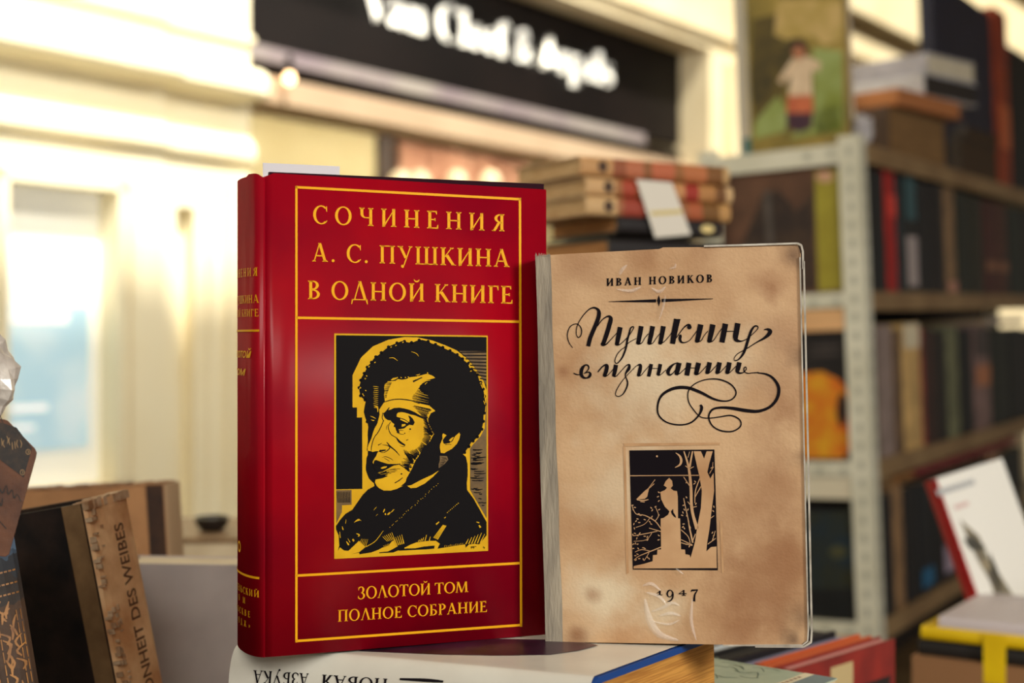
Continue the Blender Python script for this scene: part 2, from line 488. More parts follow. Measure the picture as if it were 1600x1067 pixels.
# face
gld.append(f1([(545, 215), (600, 168), (720, 158), (762, 130), (830, 140), (900, 130), (960, 100), (1080, 85), (1170, 60), (1250, 40), (1340, 75), (1385, 110), (1310, 130), (1220, 150), (1172, 200), (1130, 240), (1112, 290), (1160, 350), (1260, 400), (1280, 470), (1270, 560), (1385, 660), (1310, 700), (1265, 790), (1270, 870), (1310, 940), (1340, 1010), (1365, 1055)]) +
           f2([(1352, 205), (1300, 310), (1230, 380), (1170, 440), (1110, 560), (1060, 620), (1030, 690), (990, 780), (950, 850), (905, 930), (890, 990), (850, 1025), (805, 1062)]) +
           c5([(690, 420), (640, 445), (590, 460), (530, 460), (490, 440), (470, 420), (456, 390)]) +
           f2([(388, 950), (500, 930), (600, 890), (500, 880), (430, 835), (500, 818), (590, 772), (690, 718), (790, 692), (690, 690), (600, 690), (520, 668), (400, 625), (368, 632), (352, 690), (340, 660), (365, 610), (398, 560), (418, 510), (440, 480), (400, 476), (340, 490), (315, 478), (258, 470), (257, 420), (275, 360), (322, 260), (352, 150), (395, 45)]) +
           f1([(372, 960), (422, 860), (442, 780), (456, 720), (450, 640), (482, 590), (512, 545), (545, 500), (530, 400), (540, 330), (532, 270)]))
gld.append(c5([(725, 420), (760, 414), (850, 366), (930, 330), (992, 291), (940, 345), (870, 402), (800, 437), (752, 440)]))
gld.append(f4([(555, 180), (612, 212), (570, 260), (548, 300), (560, 345), (660, 345), (720, 290), (752, 230), (820, 170), (842, 200), (822, 280), (780, 360), (700, 440), (640, 472), (570, 512), (515, 505), (500, 420), (505, 360), (545, 270), (540, 210)]))
gld.append(f4([(650, 298), (690, 258), (735, 240), (722, 282), (680, 318)]))
brn2 = [f4([(500, 552), (620, 560), (642, 620), (580, 690), (482, 762), (480, 700), (500, 630)])]
gld.append(f2([(470, 757), (520, 728), (582, 730), (560, 755), (500, 772)]))
# black lines on the face
lines_.append(f1([(520, 700), (560, 665), (610, 600), (625, 605), (600, 648), (640, 640), (692, 612), (790, 606), (870, 620), (960, 645), (1040, 680), (1140, 740), (1200, 800), (1130, 772), (1050, 735), (960, 715), (880, 688), (820, 680), (760, 690), (738, 720), (742, 765), (690, 790), (640, 818), (590, 812), (545, 778), (525, 740)]))
lines_.append(f1([(640, 815), (742, 758), (800, 775), (870, 795), (950, 850), (958, 800), (930, 735), (962, 745), (1010, 790), (1042, 850), (1015, 900), (950, 890), (910, 915), (870, 950), (810, 962), (772, 965), (790, 1022), (762, 1032), (735, 990), (715, 930), (688, 925), (705, 880), (660, 850)]))
gld2 = [f1([(828, 882), (880, 878), (892, 895), (862, 916), (820, 926)]), f1([(800, 788), (870, 812), (932, 850), (920, 862), (860, 836), (800, 806)])]
L_ = lambda f, p, n=6: lines_.extend(stroke(f(p), n))
L_(f1, [(525, 516, 12), (640, 480, 16), (760, 465, 16), (900, 474, 18), (1020, 498, 16), (1120, 540, 10)])
L_(f1, [(520, 820, 14), (490, 900, 14), (440, 1000, 14), (396, 1066, 14)])
L_(f2, [(396, 200, 12), (350, 290, 14), (322, 400, 14), (316, 472, 10)])
L_(f1, [(512, 690, 14), (500, 780, 12), (528, 830, 14)])
L_(f1, [(640, 840, 8), (602, 920, 12), (620, 1000, 12), (652, 1062, 10)])
L_(f1, [(600, 880, 4), (572, 930, 8), (570, 975, 4)])
L_(f2, [(612, 140, 10), (650, 200, 12), (735, 252, 12)])
L_(f2, [(735, 252, 14), (790, 322, 36), (882, 382, 22)])
L_(f2, [(790, 385, 4), (850, 402, 8), (875, 395, 3)])
L_(f2, [(780, 130, 10), (850, 132, 6)])
L_(f2, [(740, 160, 12), (800, 190, 10), (860, 198, 5)])
for x, y, r in ((965, 110, 17), (875, 180, 12), (820, 856, 16), (950, 150, 5)):
    lines_.append(f2(dot(x, y, r, r * .75)))
L_(f2, [(900, 298, 14), (935, 280, 8)])
lines_.append(f2([(440, 482), (462, 455), (560, 450), (555, 472), (500, 482), (460, 490)]))
L_(f2, [(500, 370, 6), (580, 382, 12), (626, 412, 14), (592, 462, 14), (520, 500, 10), (455, 482, 8)])
L_(f2, [(575, 325, 12), (630, 395, 22), (720, 470, 18), (790, 550, 8)])
L_(f2, [(430, 378, 16), (495, 345, 6)])
L_(f2, [(345, 700, 20), (460, 690, 30), (560, 708, 26), (680, 706, 22), (802, 690, 14)])
lines_.append(f2([(350, 715), (480, 722), (590, 738), (665, 715), (590, 772), (500, 820), (430, 832), (385, 800)]))
gld2.append(f2([(470, 757), (520, 732), (582, 732), (560, 757), (500, 772)]))
L_(f2, [(708, 1008, 14), (780, 965, 16), (842, 918, 8)])
L_(f1, [(1012, 172, 30), (1070, 145, 24), (1165, 102, 14)])
L_(f2, [(500, 582, 4), (560, 570, 9), (640, 600, 9), (682, 632, 4)])
L_(f2, [(530, 592, 4), (575, 615, 9), (620, 646, 4)])
L_(f2, [(790, 700, 10), (880, 755, 14), (950, 790, 6)])
L_(f2, [(690, 790, 4), (760, 770, 8), (800, 775, 4)])
def hatch(f, A, B, n, wd, out=lines_, j=0):
    A, B = cat_rom(A, 12), cat_rom(B, 12)
    for k in range(n):
        t = (k + .5) / n
        a, b = A[int(t * (len(A) - 1))], B[int(t * (len(B) - 1))]
        u0, u1 = random.random() * j, 1 - random.random() * j
        p0 = tuple(x + (y - x) * u0 for x, y in zip(a, b)); p1 = tuple(x + (y - x) * u1 for x, y in zip(a, b))
        out.extend(stroke(f([p0 + (wd * .5,), tuple((x + y) / 2 for x, y in zip(p0, p1)) + (wd,), p1 + (wd * 1.3,)]), 2))
hatch(f1, [(1105, 275), (1060, 350), (1000, 430), (1030, 520)], [(1300, 330), (1290, 420), (1280, 500), (1290, 570)], 15, 13)
hatch(f1, [(985, 560), (1060, 650), (1150, 760), (1185, 860), (1190, 960), (1180, 1060)], [(1330, 640), (1280, 740), (1265, 830), (1310, 930), (1345, 1000), (1372, 1060)], 34, 10, j=.2)
hatch(f2, [(1180, 60), (1175, 250), (1110, 390), (1000, 450), (830, 450)], [(1350, 190), (1290, 330), (1180, 450), (1080, 600), (1010, 720)], 44, 10, j=.15)
hatch(f2, [(850, 470), (860, 560), (800, 660), (820, 720), (900, 790)], [(1090, 580), (1050, 650), (1020, 710), (990, 770), (960, 830)], 22, 12, j=.3)
hatch(f2, [(400, 850), (420, 930)], [(640, 800), (600, 890)], 9, 9, j=.3)
hatch(f2, [(520, 805), (440, 880)], [(800, 745), (700, 850)], 5, 6, j=.3)
hatch(f1, [(560, 180), (530, 280), (520, 360), (525, 460)], [(660, 190), (620, 270), (590, 350), (570, 440)], 13, 9)
hatch(f4, [(500, 570), (490, 740)], [(640, 600), (560, 700)], 7, 8, j=.3)
L_(f4, [(505, 525, 20), (560, 530, 22), (620, 520, 10)])
L_(f4, [(560, 305, 16), (580, 350, 12), (640, 335, 10), (700, 310, 12), (740, 240, 10)])
L_(f4, [(590, 370, 8), (640, 362, 8), (690, 368, 5)])
# hatching of the panels right and left of the halo
for k in range(46):
    y = 200 + random.random() * 480 - 90
    x0 = 1252 + random.random() * 60; x1 = min(1384, x0 + 30 + random.random() * 80)
    if y < 120: x0 += (120 - y) * .5
    if y > 460: x0 += (y - 460) * .6
    if x1 > x0 + 8: lines_.extend(stroke(c5([(x0, y, 7), ((x0 + x1) / 2, y + 3, 9), (x1, y - 1, 5)]), 2))
for k in range(9):
    lines_.extend(stroke(c4([(1170 + k * 20, 215 + k * 27, 9), (1384, 213 + k * 29, 11)]), 2))
for k in range(9):
    lines_.extend(stroke(c5([(140 + k * 13, 470, 5), (150 + k * 12, 560, 6)]), 2))
# gold cuts in hair, cheek shade and coat
GL_ = lambda f, p, n=4: glint.extend(stroke(f(p), n))
for k in range(12):
    GL_(f1, [(350 + 4 * (k % 3), 250 + k * 32, 5), (400, 256 + k * 32, 9), (440 - k, 262 + k * 32, 3)], 3)
GL_(f1, [(370, 575, 10), (420, 605, 26), (425, 680, 6)])
GL_(f1, [(300, 745, 4), (350, 765, 14), (395, 790, 4)]); GL_(f1, [(310, 805, 4), (350, 820, 14), (372, 815, 4)])
for x, y in ((215, 125), (138, 272), (240, 78), (175, 380), (190, 405), (225, 320)):
    glint.append(f1(dot(x, y, 14, 9, 7, .8)))
GL_(f1, [(590, 175, 16), (620, 168, 6)]); glint.append(f1([(640, 145), (680, 112), (748, 104), (742, 122), (700, 142), (660, 152)]))
for x, y in ((752, 104), (815, 104), (885, 104), (935, 96), (1255, 25), (1258, 45)):
    glint.append(f1(dot(x, y, 14, 8, 7, .5)))
GL_(f1, [(1060, 62, 4), (1100, 58, 14), (1130, 45, 3)])
GL_(f3, [(225, 190, 10), (260, 160, 16), (340, 150, 6)]); GL_(f3, [(250, 215, 14), (290, 185, 6)])
GL_(f3, [(1180, 220, 6), (1200, 250, 16), (1210, 290, 5)]); GL_(f3, [(1245, 380, 5), (1245, 420, 14), (1235, 440, 4)])
GL_(f3, [(1225, 490, 6), (1240, 520, 12), (1250, 560, 4)]); GL_(f3, [(345, 700, 4), (380, 672, 10), (415, 665, 4)])
GL_(c4, [(575, 262, 3), (610, 262, 7), (645, 285, 3)]); GL_(c4, [(760, 210, 3), (800, 225, 6), (820, 250, 3)])
for x, y in ((545, 182), (590, 172), (630, 158), (455, 300), (405, 335), (375, 435), (330, 515), (690, 132), (930, 138), (1120, 218), (1255, 372), (1335, 470)):
    glint.append(c4(dot(x, y, 8, 4, 7, -.5)))
for k in range(26):
    t = k / 25
    glint.append(c5(dot(980 - 400 * t + random.uniform(-8, 8), 402 + 365 * t + random.uniform(-6, 6), 4.5, 2.5, 6, random.random() * 3)))
for k in range(8):
    glint.append(c5(dot(1150 - k * 13, 565 + k * 11, 5, 3, 6, -.7)))
GL_(c5, [(1035, 690, 8), (1045, 678, 4)]); GL_(c5, [(965, 742, 12), (990, 720, 8)])
for a, b, wd in (((915, 160), (890, 215), 22), ((920, 230), (930, 262), 26), ((960, 255), (1010, 215), 30), ((1020, 215), (1070, 165), 16), ((780, 125), (730, 180), 8), ((800, 240), (770, 275), 5)):
    GL_(b5, [a + (wd * .5,), ((a[0] + b[0]) / 2, (a[1] + b[1]) / 2, wd), b + (wd * .4,)])
GL_(b5, [(890, 520, 5), (820, 620, 10), (740, 710, 12), (600, 790, 12)])
for k in range(5):
    GL_(b5, [(530 + k * 26, 655 + k * 2, 4), (508 + k * 22, 720 + k * 16, 9)])
for k in range(5):
    GL_(b5, [(1060 + k * 34, 640 - k * 14, 6), (1120 + k * 28, 770 - k * 8, 16)])
for k in range(6):
    GL_(b5, [(880 + k * 30, 620 - k * 14, 8), (960 + k * 24, 700 - k * 6, 8)])
for k in range(5):
    GL_(b5, [(890 + 20 * k, 770 - k * 8, 4), (920 + 20 * k, 800 - k * 8, 7)])
for k in range(4):
    GL_(b5, [(400 + 12 * k, 385 - 12 * k, 4), (455 + 10 * k, 360 - 10 * k, 9), (520, 345 + 5 * k, 3)])
GL_(b5, [(440, 570, 8), (490, 590, 22), (470, 620, 10)]); GL_(b5, [(380, 660, 20), (395, 690, 30), (380, 685, 5)])
GL_(b5, [(275, 700, 10), (310, 750, 26), (312, 765, 4)]); GL_(b5, [(300, 650, 4), (335, 715, 14)])
GL_(b5, [(205, 450, 8), (218, 500, 20), (215, 505, 4)]); GL_(b5, [(270, 330, 4), (262, 400, 9)]); GL_(b5, [(165, 540, 8), (172, 640, 14)])
for k in range(4):
    GL_(b6, [(610 + k * 15, 425 + k * 4, 14), (450 + k * 20, 640 + k * 10, 14)])
for a, b in (((330, 590), (305, 690)), ((395, 620), (375, 690)), ((285, 630), (262, 690)), ((250, 650), (230, 700)), ((215, 670), (195, 705))):
    GL_(b6, [a + (8,), b + (18,)])
for k in range(6):
    GL_(b6, [(1030 + k * 54, 655 - k * 24 + (40 if k == 5 else 0), 8), (985 + k * 48, 745 - k * 4, 20)])
GL_(b6, [(1160, 375, 8), (1210, 390, 20)]); GL_(b6, [(1205, 430, 22), (1230, 470, 30)])
for k in range(11):
    GL_(b6, [(640 + k * 30, 762 - k * 4 + (k % 3) * 6, 3), (628 + k * 30, 792 - k * 5, 9)])
for k in range(8):   # the small carver's marks at the foot of the print
    L_(b6, [(1072 + k * 12 - (40 if k > 4 else 0) + (180 if k > 4 else 0), 785 + (k % 2) * 6, 6), (1078 + k * 12 + (140 if k > 4 else 0), 820 - (k % 3) * 8, 7)])
L_(b6, [(1070, 790, 8), (1160, 782, 8)])
ink.add('pb', blk, 1); ink.add('pbr', brn, 2); ink.add('pg', gld, 3); ink.add('pbr', brn2, 3)
ink.add('pb', lines_, 4); ink.add('pg', gld2, 5); ink.add('pg', glint, 5)
pp = ink.build('pg', 'portrait_print', GOLDP, red)
mbs = [('pg', 0), ('pb', 1), ('pbr', 2)]
bpy.data.objects.remove(pp)
mb = MB()
for key, mi in mbs:
    for p, lev in ink.L[key]:
        fn = lambda q: hit(q[0], q[1], RA, rn) + rn * (.0002 + lev * .00006)
        if len(p) == 4: mb.poly([fn(q) for q in p], mi)
        elif len(p) > 2: mb.tris(p, fn, mi)
mb.build('portrait_print', [GOLDP, BLACKP, BROWNP], red, fix=False)

# spine lettering
def spine_pt(n, z):
    n = max(-RT + .0005, min(-.0005, n))
    a = math.asin(max(-1, min(1, (n + RT / 2) / (RT / 2 - .0002))))
    return R(-(RR + .0003) * math.cos(a), -RT / 2 + (RT / 2 + .0001) * math.sin(a), z)
zpx = lambda y: CZ - (y - 533.5) / F * .697 - RA.z
mb = MB()
def spine_line(text, n1, y, cap, n0=None):
    n0 = -RT - n1 if n0 is None else n0
    ch = cap / F * .697
    ps = serif(text, (n1 - n0) / ch)
    for p in ps:
        fn = lambda q: spine_pt(n0 + q[0] * ch, zpx(y) + q[1] * ch)
        if len(p) == 4: mb.poly([fn(q) for q in p])
        else: mb.tris(p, fn)
spine_line('СОЧИНЕНИЯ', -.0022, 431.5, 13)
spine_line('А. С. ПУШКИНА', -.0016, 473.5, 12.6)
spine_line('В ОДНОЙ КНИГЕ', -.0018, 494.5, 11.5)
def spine_rule(n0, n1, y, t):
    for k in range(24):
        a, b = n0 + (n1 - n0) * k / 24, n0 + (n1 - n0) * (k + 1) / 24
        mb.poly([spine_pt(a, zpx(y + t / 2)), spine_pt(b, zpx(y + t / 2)), spine_pt(b, zpx(y - t / 2)), spine_pt(a, zpx(y - t / 2))])
spine_rule(-RT + .002, -.0016, 516.5, 3.4)
spine_rule(-RT + .002, -.0016, 900.5, 3.6)
for txt, n1, y, sz in (('золотой', -.0066, 559, 10.5), ('том', -.0125, 587, 10)):
    tr, x0, x1 = font_tris(txt, .012, 0, .3)
    n0 = -RT - n1
    ch = sz / F * .697 / .53
    for p in tr:
        mb.poly([spine_pt(n0 + (q[0] - x0) / (x1 - x0) * (n1 - n0), zpx(y) + q[1] * ch) for q in p])
spine_line('ИЗДАТЕЛЬСКИЙ', -.0016, 930.5, 10.6)
spine_line('ДОМ', -.0135, 945.5, 9.6)
spine_line('В МОСКВЕ', -.0078, 964.5, 9.6)
spine_line('ОДЖ»', -.0078, 981.5, 9.6, n0=-.026)
for k in range(12):
    a, b = 2 * math.pi * k / 12, 2 * math.pi * (k + 1) / 12
    q = lambda r, t: spine_pt(-RT / 2 + .0035 * r * math.cos(t), zpx(860) + .0030 * r * math.sin(t))
    mb.poly([q(1, a), q(1, b), q(.6, b), q(.6, a)])
mb.build('spine_lettering', GOLD, red, fix=False)

# slip of paper tucked into the red book
mb = MB()
dq = -.021
mb.prism([R(.003, dq, RH - .06), R(.0425, dq, RH - .06), R(.0425, dq - .0003, RH - .06), R(.003, dq - .0003, RH - .06)], (0, 0, .0676))
o = mb.build('paper_slip', PAPER)
tag(o, 'pale lilac slip of paper sticking out of the top of the red book', 'paper slip')

# ---- tan book ----------------------------------------------------------------------------
BA, BB = P(852, 1003, .728), P(1268, 1010, .700)
bd3 = (BB - BA).normalized()
bd = Vector((bd3.x, bd3.y, 0)).normalized()
bn = Vector((bd.y, -bd.x, 0))
bup = bn.cross(bd3).normalized()
if bup.z < 0: bup = -bup
BT = .024
H_ = lambda x, y, off=0: hit(x, y, BA, bn) + bn * off
tan = thing('paperback_book', 'worn tan old book in clear plastic with script lettering and a small black garden print', 'book', (BA + BB) / 2 - bn * BT / 2)
def tan_paper():
    m = mat('aged_tan_paper', (206, 170, 130), .62, (176, 134, 94), 26, bump=.14, bscale=700, lo=.38, hi=.72)
    nt = m.node_tree
    b = nt.nodes['Principled BSDF']
    tc = nt.nodes.new('ShaderNodeTexCoord')
    ramp = [n for n in nt.nodes if n.type == 'VALTORGB'][0]
    cur = ramp.outputs[0]
    n2 = nt.nodes.new('ShaderNodeTexNoise'); n2.inputs['Scale'].default_value = 55; n2.inputs['Detail'].default_value = 8
    nt.links.new(tc.outputs['Object'], n2.inputs['Vector'])
    def spot(pt, r, col, amt, cur):
        d = nt.nodes.new('ShaderNodeVectorMath'); d.operation = 'DISTANCE'
        d.inputs[1].default_value = pt
        nt.links.new(tc.outputs['Object'], d.inputs[0])
        a = nt.nodes.new('ShaderNodeMath'); a.operation = 'MULTIPLY_ADD'
        a.inputs[1].default_value = r * 1.5
        nt.links.new(n2.outputs['Fac'], a.inputs[0]); nt.links.new(d.outputs['Value'], a.inputs[2])
        mr = nt.nodes.new('ShaderNodeMapRange'); mr.interpolation_type = 'SMOOTHSTEP'
        mr.inputs[1].default_value, mr.inputs[2].default_value = r * 1.75, r * .65
        mr.inputs[3].default_value, mr.inputs[4].default_value = 0, amt
        nt.links.new(a.outputs[0], mr.inputs[0])
        mx = nt.nodes.new('ShaderNodeMix'); mx.data_type = 'RGBA'
        mx.inputs[7].default_value = lin(col)
        nt.links.new(mr.outputs[0], mx.inputs[0]); nt.links.new(cur, mx.inputs[6])
        return mx.outputs[2]
    pale, dark, mid = (220, 204, 174), (70, 44, 30), (152, 106, 70)  # pale spots at lower left paint in the wrapper's haze
    for x, y, r, c, amt in ((1010, 600, .045, pale, .7), (935, 930, .026, pale, .85), (1030, 960, .022, pale, .8), (1150, 560, .03, pale, .5), (960, 760, .03, pale, .5),
                            (1215, 600, .03, mid, .45), (1160, 830, .03, mid, .4), (1205, 450, .012, mid, .9), (1240, 400, .012, dark, .7), (1252, 965, .014, dark, .6), (1190, 930, .034, mid, .75), (1215, 760, .030, mid, .6), (1240, 880, .022, mid, .6), (1225, 520, .022, mid, .5), (1258, 720, .012, dark, .5), (1255, 560, .010, dark, .5), (1235, 640, .016, mid, .7),
                            (1180, 900, .03, mid, .55), (1150, 980, .022, mid, .75), (880, 580, .006, mid, .8), (900, 990, .009, mid, .9), (925, 930, .006, mid, .6), (905, 420, .016, mid, .55), (1010, 400, .012, mid, .5), (1200, 700, .02, mid, .5), (1240, 1000, .008, dark, .7), (1100, 400, .014, mid, .4)):
        cur = spot(H_(x, y), r, c, amt, cur)
    nt.links.new(cur, b.inputs['Base Color'])
    return m
TAN = tan_paper()
CLOTH = mat('grey_cloth_spine', (168, 158, 140), .85, (128, 120, 108), 160, bump=.4, bscale=700, stretch=(1, 1, .15))
RIM = mat('plastic_rim', (206, 200, 188), .28, (150, 142, 130), 90, spec=.8)
mb = MB()
outl = [(839, 400), (870, 397.5), (1030, 389), (1036, 386.5), (1100, 386), (1180, 383.5), (1240, 381.5), (1247, 384), (1250, 392), (1263, 985), (1262, 999), (1253, 1006.5), (1130, 1007), (854, 1002.5), (847, 700)]
mb.tris(outl, lambda q: H_(*q))
n0 = len(outl)
for k in range(n0):
    a, b = outl[k], outl[(k + 1) % n0]
    mb.poly([H_(*a), H_(*b), H_(*b, -.0022), H_(*a, -.0022)])
mb.tris(outl, lambda q: H_(*q, -.0022))
for p in (0,):
    mb.tris(outl, lambda q: H_(*q, -BT)); mb.tris(outl, lambda q: H_(*q, -BT + .0022))
    for k in range(n0):
        a, b = outl[k], outl[(k + 1) % n0]
        mb.poly([H_(*a, -BT), H_(*b, -BT), H_(*b, -BT + .0022), H_(*a, -BT + .0022)])
mb.build('cover', TAN, tan)
mb = MB()
inn = [(850, 404), (1243, 388), (1254, 1000), (862, 998)]
mb.prism([H_(*q, -.0022) for q in inn], -bn * (BT - .0044))
mb.build('page_block', CREAMP, tan)
mb = MB()
sl, sr = [], []
for k in range(31):
    t = k / 30
    y = 398.5 + t * 604.5
    sl.append((836.5 + 15.5 * t + .8 * math.sin(t * 9), y + (2.5 * random.random() if k in (0, 30) else 0)))
    sr.append((860 + 20 * t + .7 * math.sin(t * 23), y - 1.5 * (1 - t)))
for k in range(30):
    mb.poly([H_(*sl[k], .0003), H_(*sr[k], .0003), H_(*sr[k + 1], .0003), H_(*sl[k + 1], .0003)])
    mb.poly([H_(*sl[k], .0003), H_(*sl[k + 1], .0003), H_(*sl[k + 1], -BT), H_(*sl[k], -BT)])
# frayed threads at the head of the cloth
for k in range(9):
    x = 837 + k * 2.6
    for q in stroke([(x, 400.5, 1.6), (x + random.uniform(-1.5, 1), 397.5 - random.random() * 2.5, .5)], 1)[:4]:
        mb.poly([H_(*v, .0006) for v in q])
mb.build('cloth_spine', CLOTH, tan)
# clear wrapper: its folded rim on three sides
mb = MB()
def rim(pts, wpx):
    for a, b in zip(pts, pts[1:]):
        q = rule(a, b, wpx)
        mb.prism([H_(*v, .0009) for v in q], -bn * .0035)
rim([(1100, 384.6), (1180, 382.4), (1246, 380.3), (1252, 383), (1254.5, 392), (1255, 420)], 3)
rim([(1250, 402), (1256.5, 700), (1263, 985), (1262, 1001), (1254, 1007.5), (1130, 1008)], 2.2)
rim([(1256, 408), (1262.5, 700), (1268.5, 985), (1267.5, 1003), (1256, 1010), (1180, 1009.5)], 3.0)
mb.build('wrapper_rim', RIM, tan)
# printing on the tan cover
ib = Ink(BA.copy(), bn)
T = []
A_, g1, g2, g3 = sc(870, 460, 4.444), sc(880, 470, 9.7), sc(1000, 470, 7.1136), sc(890, 550, 10)
V_ = sc(940, 670, 4.4455)
S = lambda f, p, n=7: T.extend(stroke(f(p), n))
T += line('ИВАН НОВИКОВ', (947.2, 446.8), (1112.8, 440.8), 11.8, 12.2) + line('ИВАН НОВИКОВ', (948.0, 446.8), (1113.6, 440.8), 11.8, 12.2)
T.append(A_([(360, 48.5), (690, 33), (690, 55), (360, 51)])); T.append(A_([(728, 31), (1085, 28), (1085, 31.5), (728, 53)])); T.append(A_([(709, 4), (721, 43), (709, 84), (696, 43)]))
S(g1, [(145, 712, 10), (95, 640, 13), (68, 560, 15), (68, 490, 15), (100, 400, 14), (160, 355, 13), (215, 352, 13), (260, 390, 16), (280, 450, 18), (270, 520, 16), (235, 555, 14), (205, 520, 13), (200, 440, 13), (225, 350, 13), (290, 240, 14), (380, 140, 17), (450, 105, 25), (500, 113, 32), (538, 150, 50), (542, 220, 62), (512, 320, 64), (462, 440, 62), (412, 560, 62), (380, 686, 62)])
S(g1, [(520, 385, 12), (580, 300, 14), (650, 245, 20), (700, 236, 36), (722, 275, 62), (700, 370, 68), (655, 520, 68), (606, 655, 62)])
T.append(g1(dot(604, 655, 34, 30, 16)))
S(g1, [(605, 672, 26), (650, 660, 18), (720, 590, 12), (815, 485, 10)])
S(g1, [(866, 398, 74), (842, 520, 72), (816, 650, 62)]); T.append(g1(dot(815, 650, 32, 28, 16)))
S(g1, [(818, 668, 24), (860, 660, 14), (940, 590, 12), (1010, 510, 12), (1060, 430, 13), (1070, 398, 15), (1050, 392, 18), (1020, 420, 24), (1000, 500, 28), (972, 600, 32), (950, 720, 30), (900, 850, 25), (840, 930, 18), (800, 945, 15), (785, 900, 14), (820, 810, 12), (880, 740, 11), (930, 705, 10), (1000, 630, 11), (1110, 570, 10)])
for x0, x1, xe, ye in ((1184, 1137, 1295, 495), (1358, 1305, 1470, 490), (1520, 1472, 0, 0)):
    S(g1, [(x0, 383, 74), ((x0 + x1) / 2, 520, 70), (x1, 642, 62)]); T.append(g1(dot(x1 - 1, 636, 31, 27, 16)))
    if xe: S(g1, [(x1, 655, 22), (x1 + 55, 638, 12), (xe - 55, 560, 11), (xe, ye, 10)])
S(g2, [(228, 468, 16), (268, 455, 9), (330, 385, 8), (372, 325, 8)])
S(g2, [(414, 203, 70), (385, 340, 66), (362, 476, 58)]); S(g2, [(376, 208, 9), (452, 206, 9)])
S(g2, [(398, 420, 7), (440, 360, 10), (490, 295, 12), (535, 264, 18), (565, 275, 18)]); T.append(g2(dot(549, 292, 26, 24, 16)))
S(g2, [(432, 388, 10), (450, 388, 30), (444, 425, 32), (462, 458, 22), (500, 462, 12), (550, 440, 9), (600, 380, 8), (642, 320, 8)])
for x0, x1, e in ((676, 636, (755, 335)), (811, 771, (925, 290))):
    S(g2, [(x0, 262, 62), ((x0 + x1) / 2, 360, 58), (x1, 448, 50)]); T.append(g2(dot(x1, 444, 25, 22, 16)))
    S(g2, [(x1, 458, 16), (x1 + 45, 440, 9), (e[0] - 40, e[1] + 50, 8), e + (8,)])
S(g2, [(951, 254, 62), (931, 360, 62), (911, 461, 60)]); S(g2, [(962, 338, 9), (1060, 338, 9)])
S(g2, [(1088, 248, 62), (1072, 340, 62), (1062, 400, 58), (1074, 436, 40), (1125, 448, 15), (1190, 422, 9), (1245, 376, 8), (1305, 315, 10), (1308, 284, 13), (1275, 282, 18), (1238, 330, 27), (1206, 420, 31), (1172, 530, 31), (1140, 600, 25), (1090, 655, 14), (1052, 660, 10), (1050, 632, 8), (1090, 585, 9), (1180, 535, 10), (1290, 465, 13), (1380, 415, 26), (1430, 372, 42), (1448, 338, 44), (1420, 316, 26), (1378, 319, 8)])
# second line
S(g3, [(65, 328, 18), (110, 350, 16), (165, 352, 12)])
S(g3, [(300, 230, 24), (285, 206, 22), (240, 206, 26), (195, 260, 52), (182, 340, 54), (212, 392, 40), (265, 405, 24), (312, 380, 40), (325, 338, 38), (295, 312, 20), (245, 330, 12)])
S(g3, [(300, 225, 22), (298, 262, 18), (260, 310, 14), (225, 335, 10)])
S(g3, [(443, 312, 18), (500, 242, 20), (548, 205, 26), (582, 215, 58), (574, 290, 64), (548, 365, 56)]); T.append(g3(dot(548, 362, 28, 24, 16)))
S(g3, [(550, 382, 22), (605, 355, 12), (690, 258, 10)])
S(g3, [(726, 198, 66), (710, 290, 64), (692, 362, 54)]); T.append(g3(dot(691, 362, 27, 23, 16)))
S(g3, [(698, 380, 26), (740, 368, 14), (830, 270, 12), (890, 208, 16), (935, 200, 30), (925, 258, 50), (884, 320, 30), (872, 370, 18), (892, 420, 20), (908, 480, 26), (890, 560, 24), (840, 650, 18), (780, 690, 14), (728, 680, 12), (722, 630, 14), (770, 530, 13), (840, 430, 11), (905, 358, 10), (1000, 260, 10), (1060, 208, 14), (1108, 205, 44), (1100, 280, 58), (1078, 362, 50)])
T.append(g3(dot(1076, 358, 25, 22, 16)))
S(g3, [(1080, 374, 20), (1120, 360, 12), (1170, 300, 10), (1250, 208, 10)])
S(g3, [(1277, 186, 58), (1258, 280, 58), (1237, 380, 54)]); S(g3, [(1292, 255, 9), (1392, 255, 9)])
S(g3, [(1420, 186, 58), (1402, 280, 58), (1384, 348, 52)]); T.append(g3(dot(1384, 346, 26, 22, 16))); S(g3, [(1388, 362, 22), (1430, 348, 12), (1510, 275, 10)])
S(g2, [(436, 698, 10), (395, 694, 12), (345, 730, 30), (312, 785, 42), (330, 822, 24), (370, 800, 10), (425, 725, 8)])
S(g2, [(436, 688, 56), (420, 760, 54), (407, 808, 46)]); T.append(g2(dot(407, 806, 23, 20, 16))); S(g2, [(410, 822, 18), (450, 800, 9), (535, 720, 8)])
S(g2, [(546, 688, 56), (533, 760, 56), (521, 829, 54)]); S(g2, [(562, 745, 8), (650, 745, 8)])
S(g2, [(652, 688, 56), (636, 760, 54), (624, 808, 46)]); T.append(g2(dot(624, 806, 23, 20, 16))); S(g2, [(628, 820, 18), (668, 800, 9), (755, 705, 8)])
for x0, x1, e in ((775, 747, (865, 700)), (885, 859, (975, 705)), (995, 969, (1092, 700))):
    S(g2, [(x0, 683, 52), ((x0 + x1) / 2, 750, 52), (x1, 796, 44)]); T.append(g2(dot(x1, 794, 22, 19, 16)))
    S(g2, [(x1 + 2, 808, 16), (x1 + 36, 790, 9), e + (8,)])
S(g2, [(1106, 683, 52), (1090, 750, 52), (1084, 782, 42), (1106, 802, 22), (1150, 795, 12), (1182, 758, 10), (1176, 736, 12), (1157, 746, 12), (1161, 785, 12), (1200, 805, 10), (1250, 800, 10), (1320, 795, 13)])
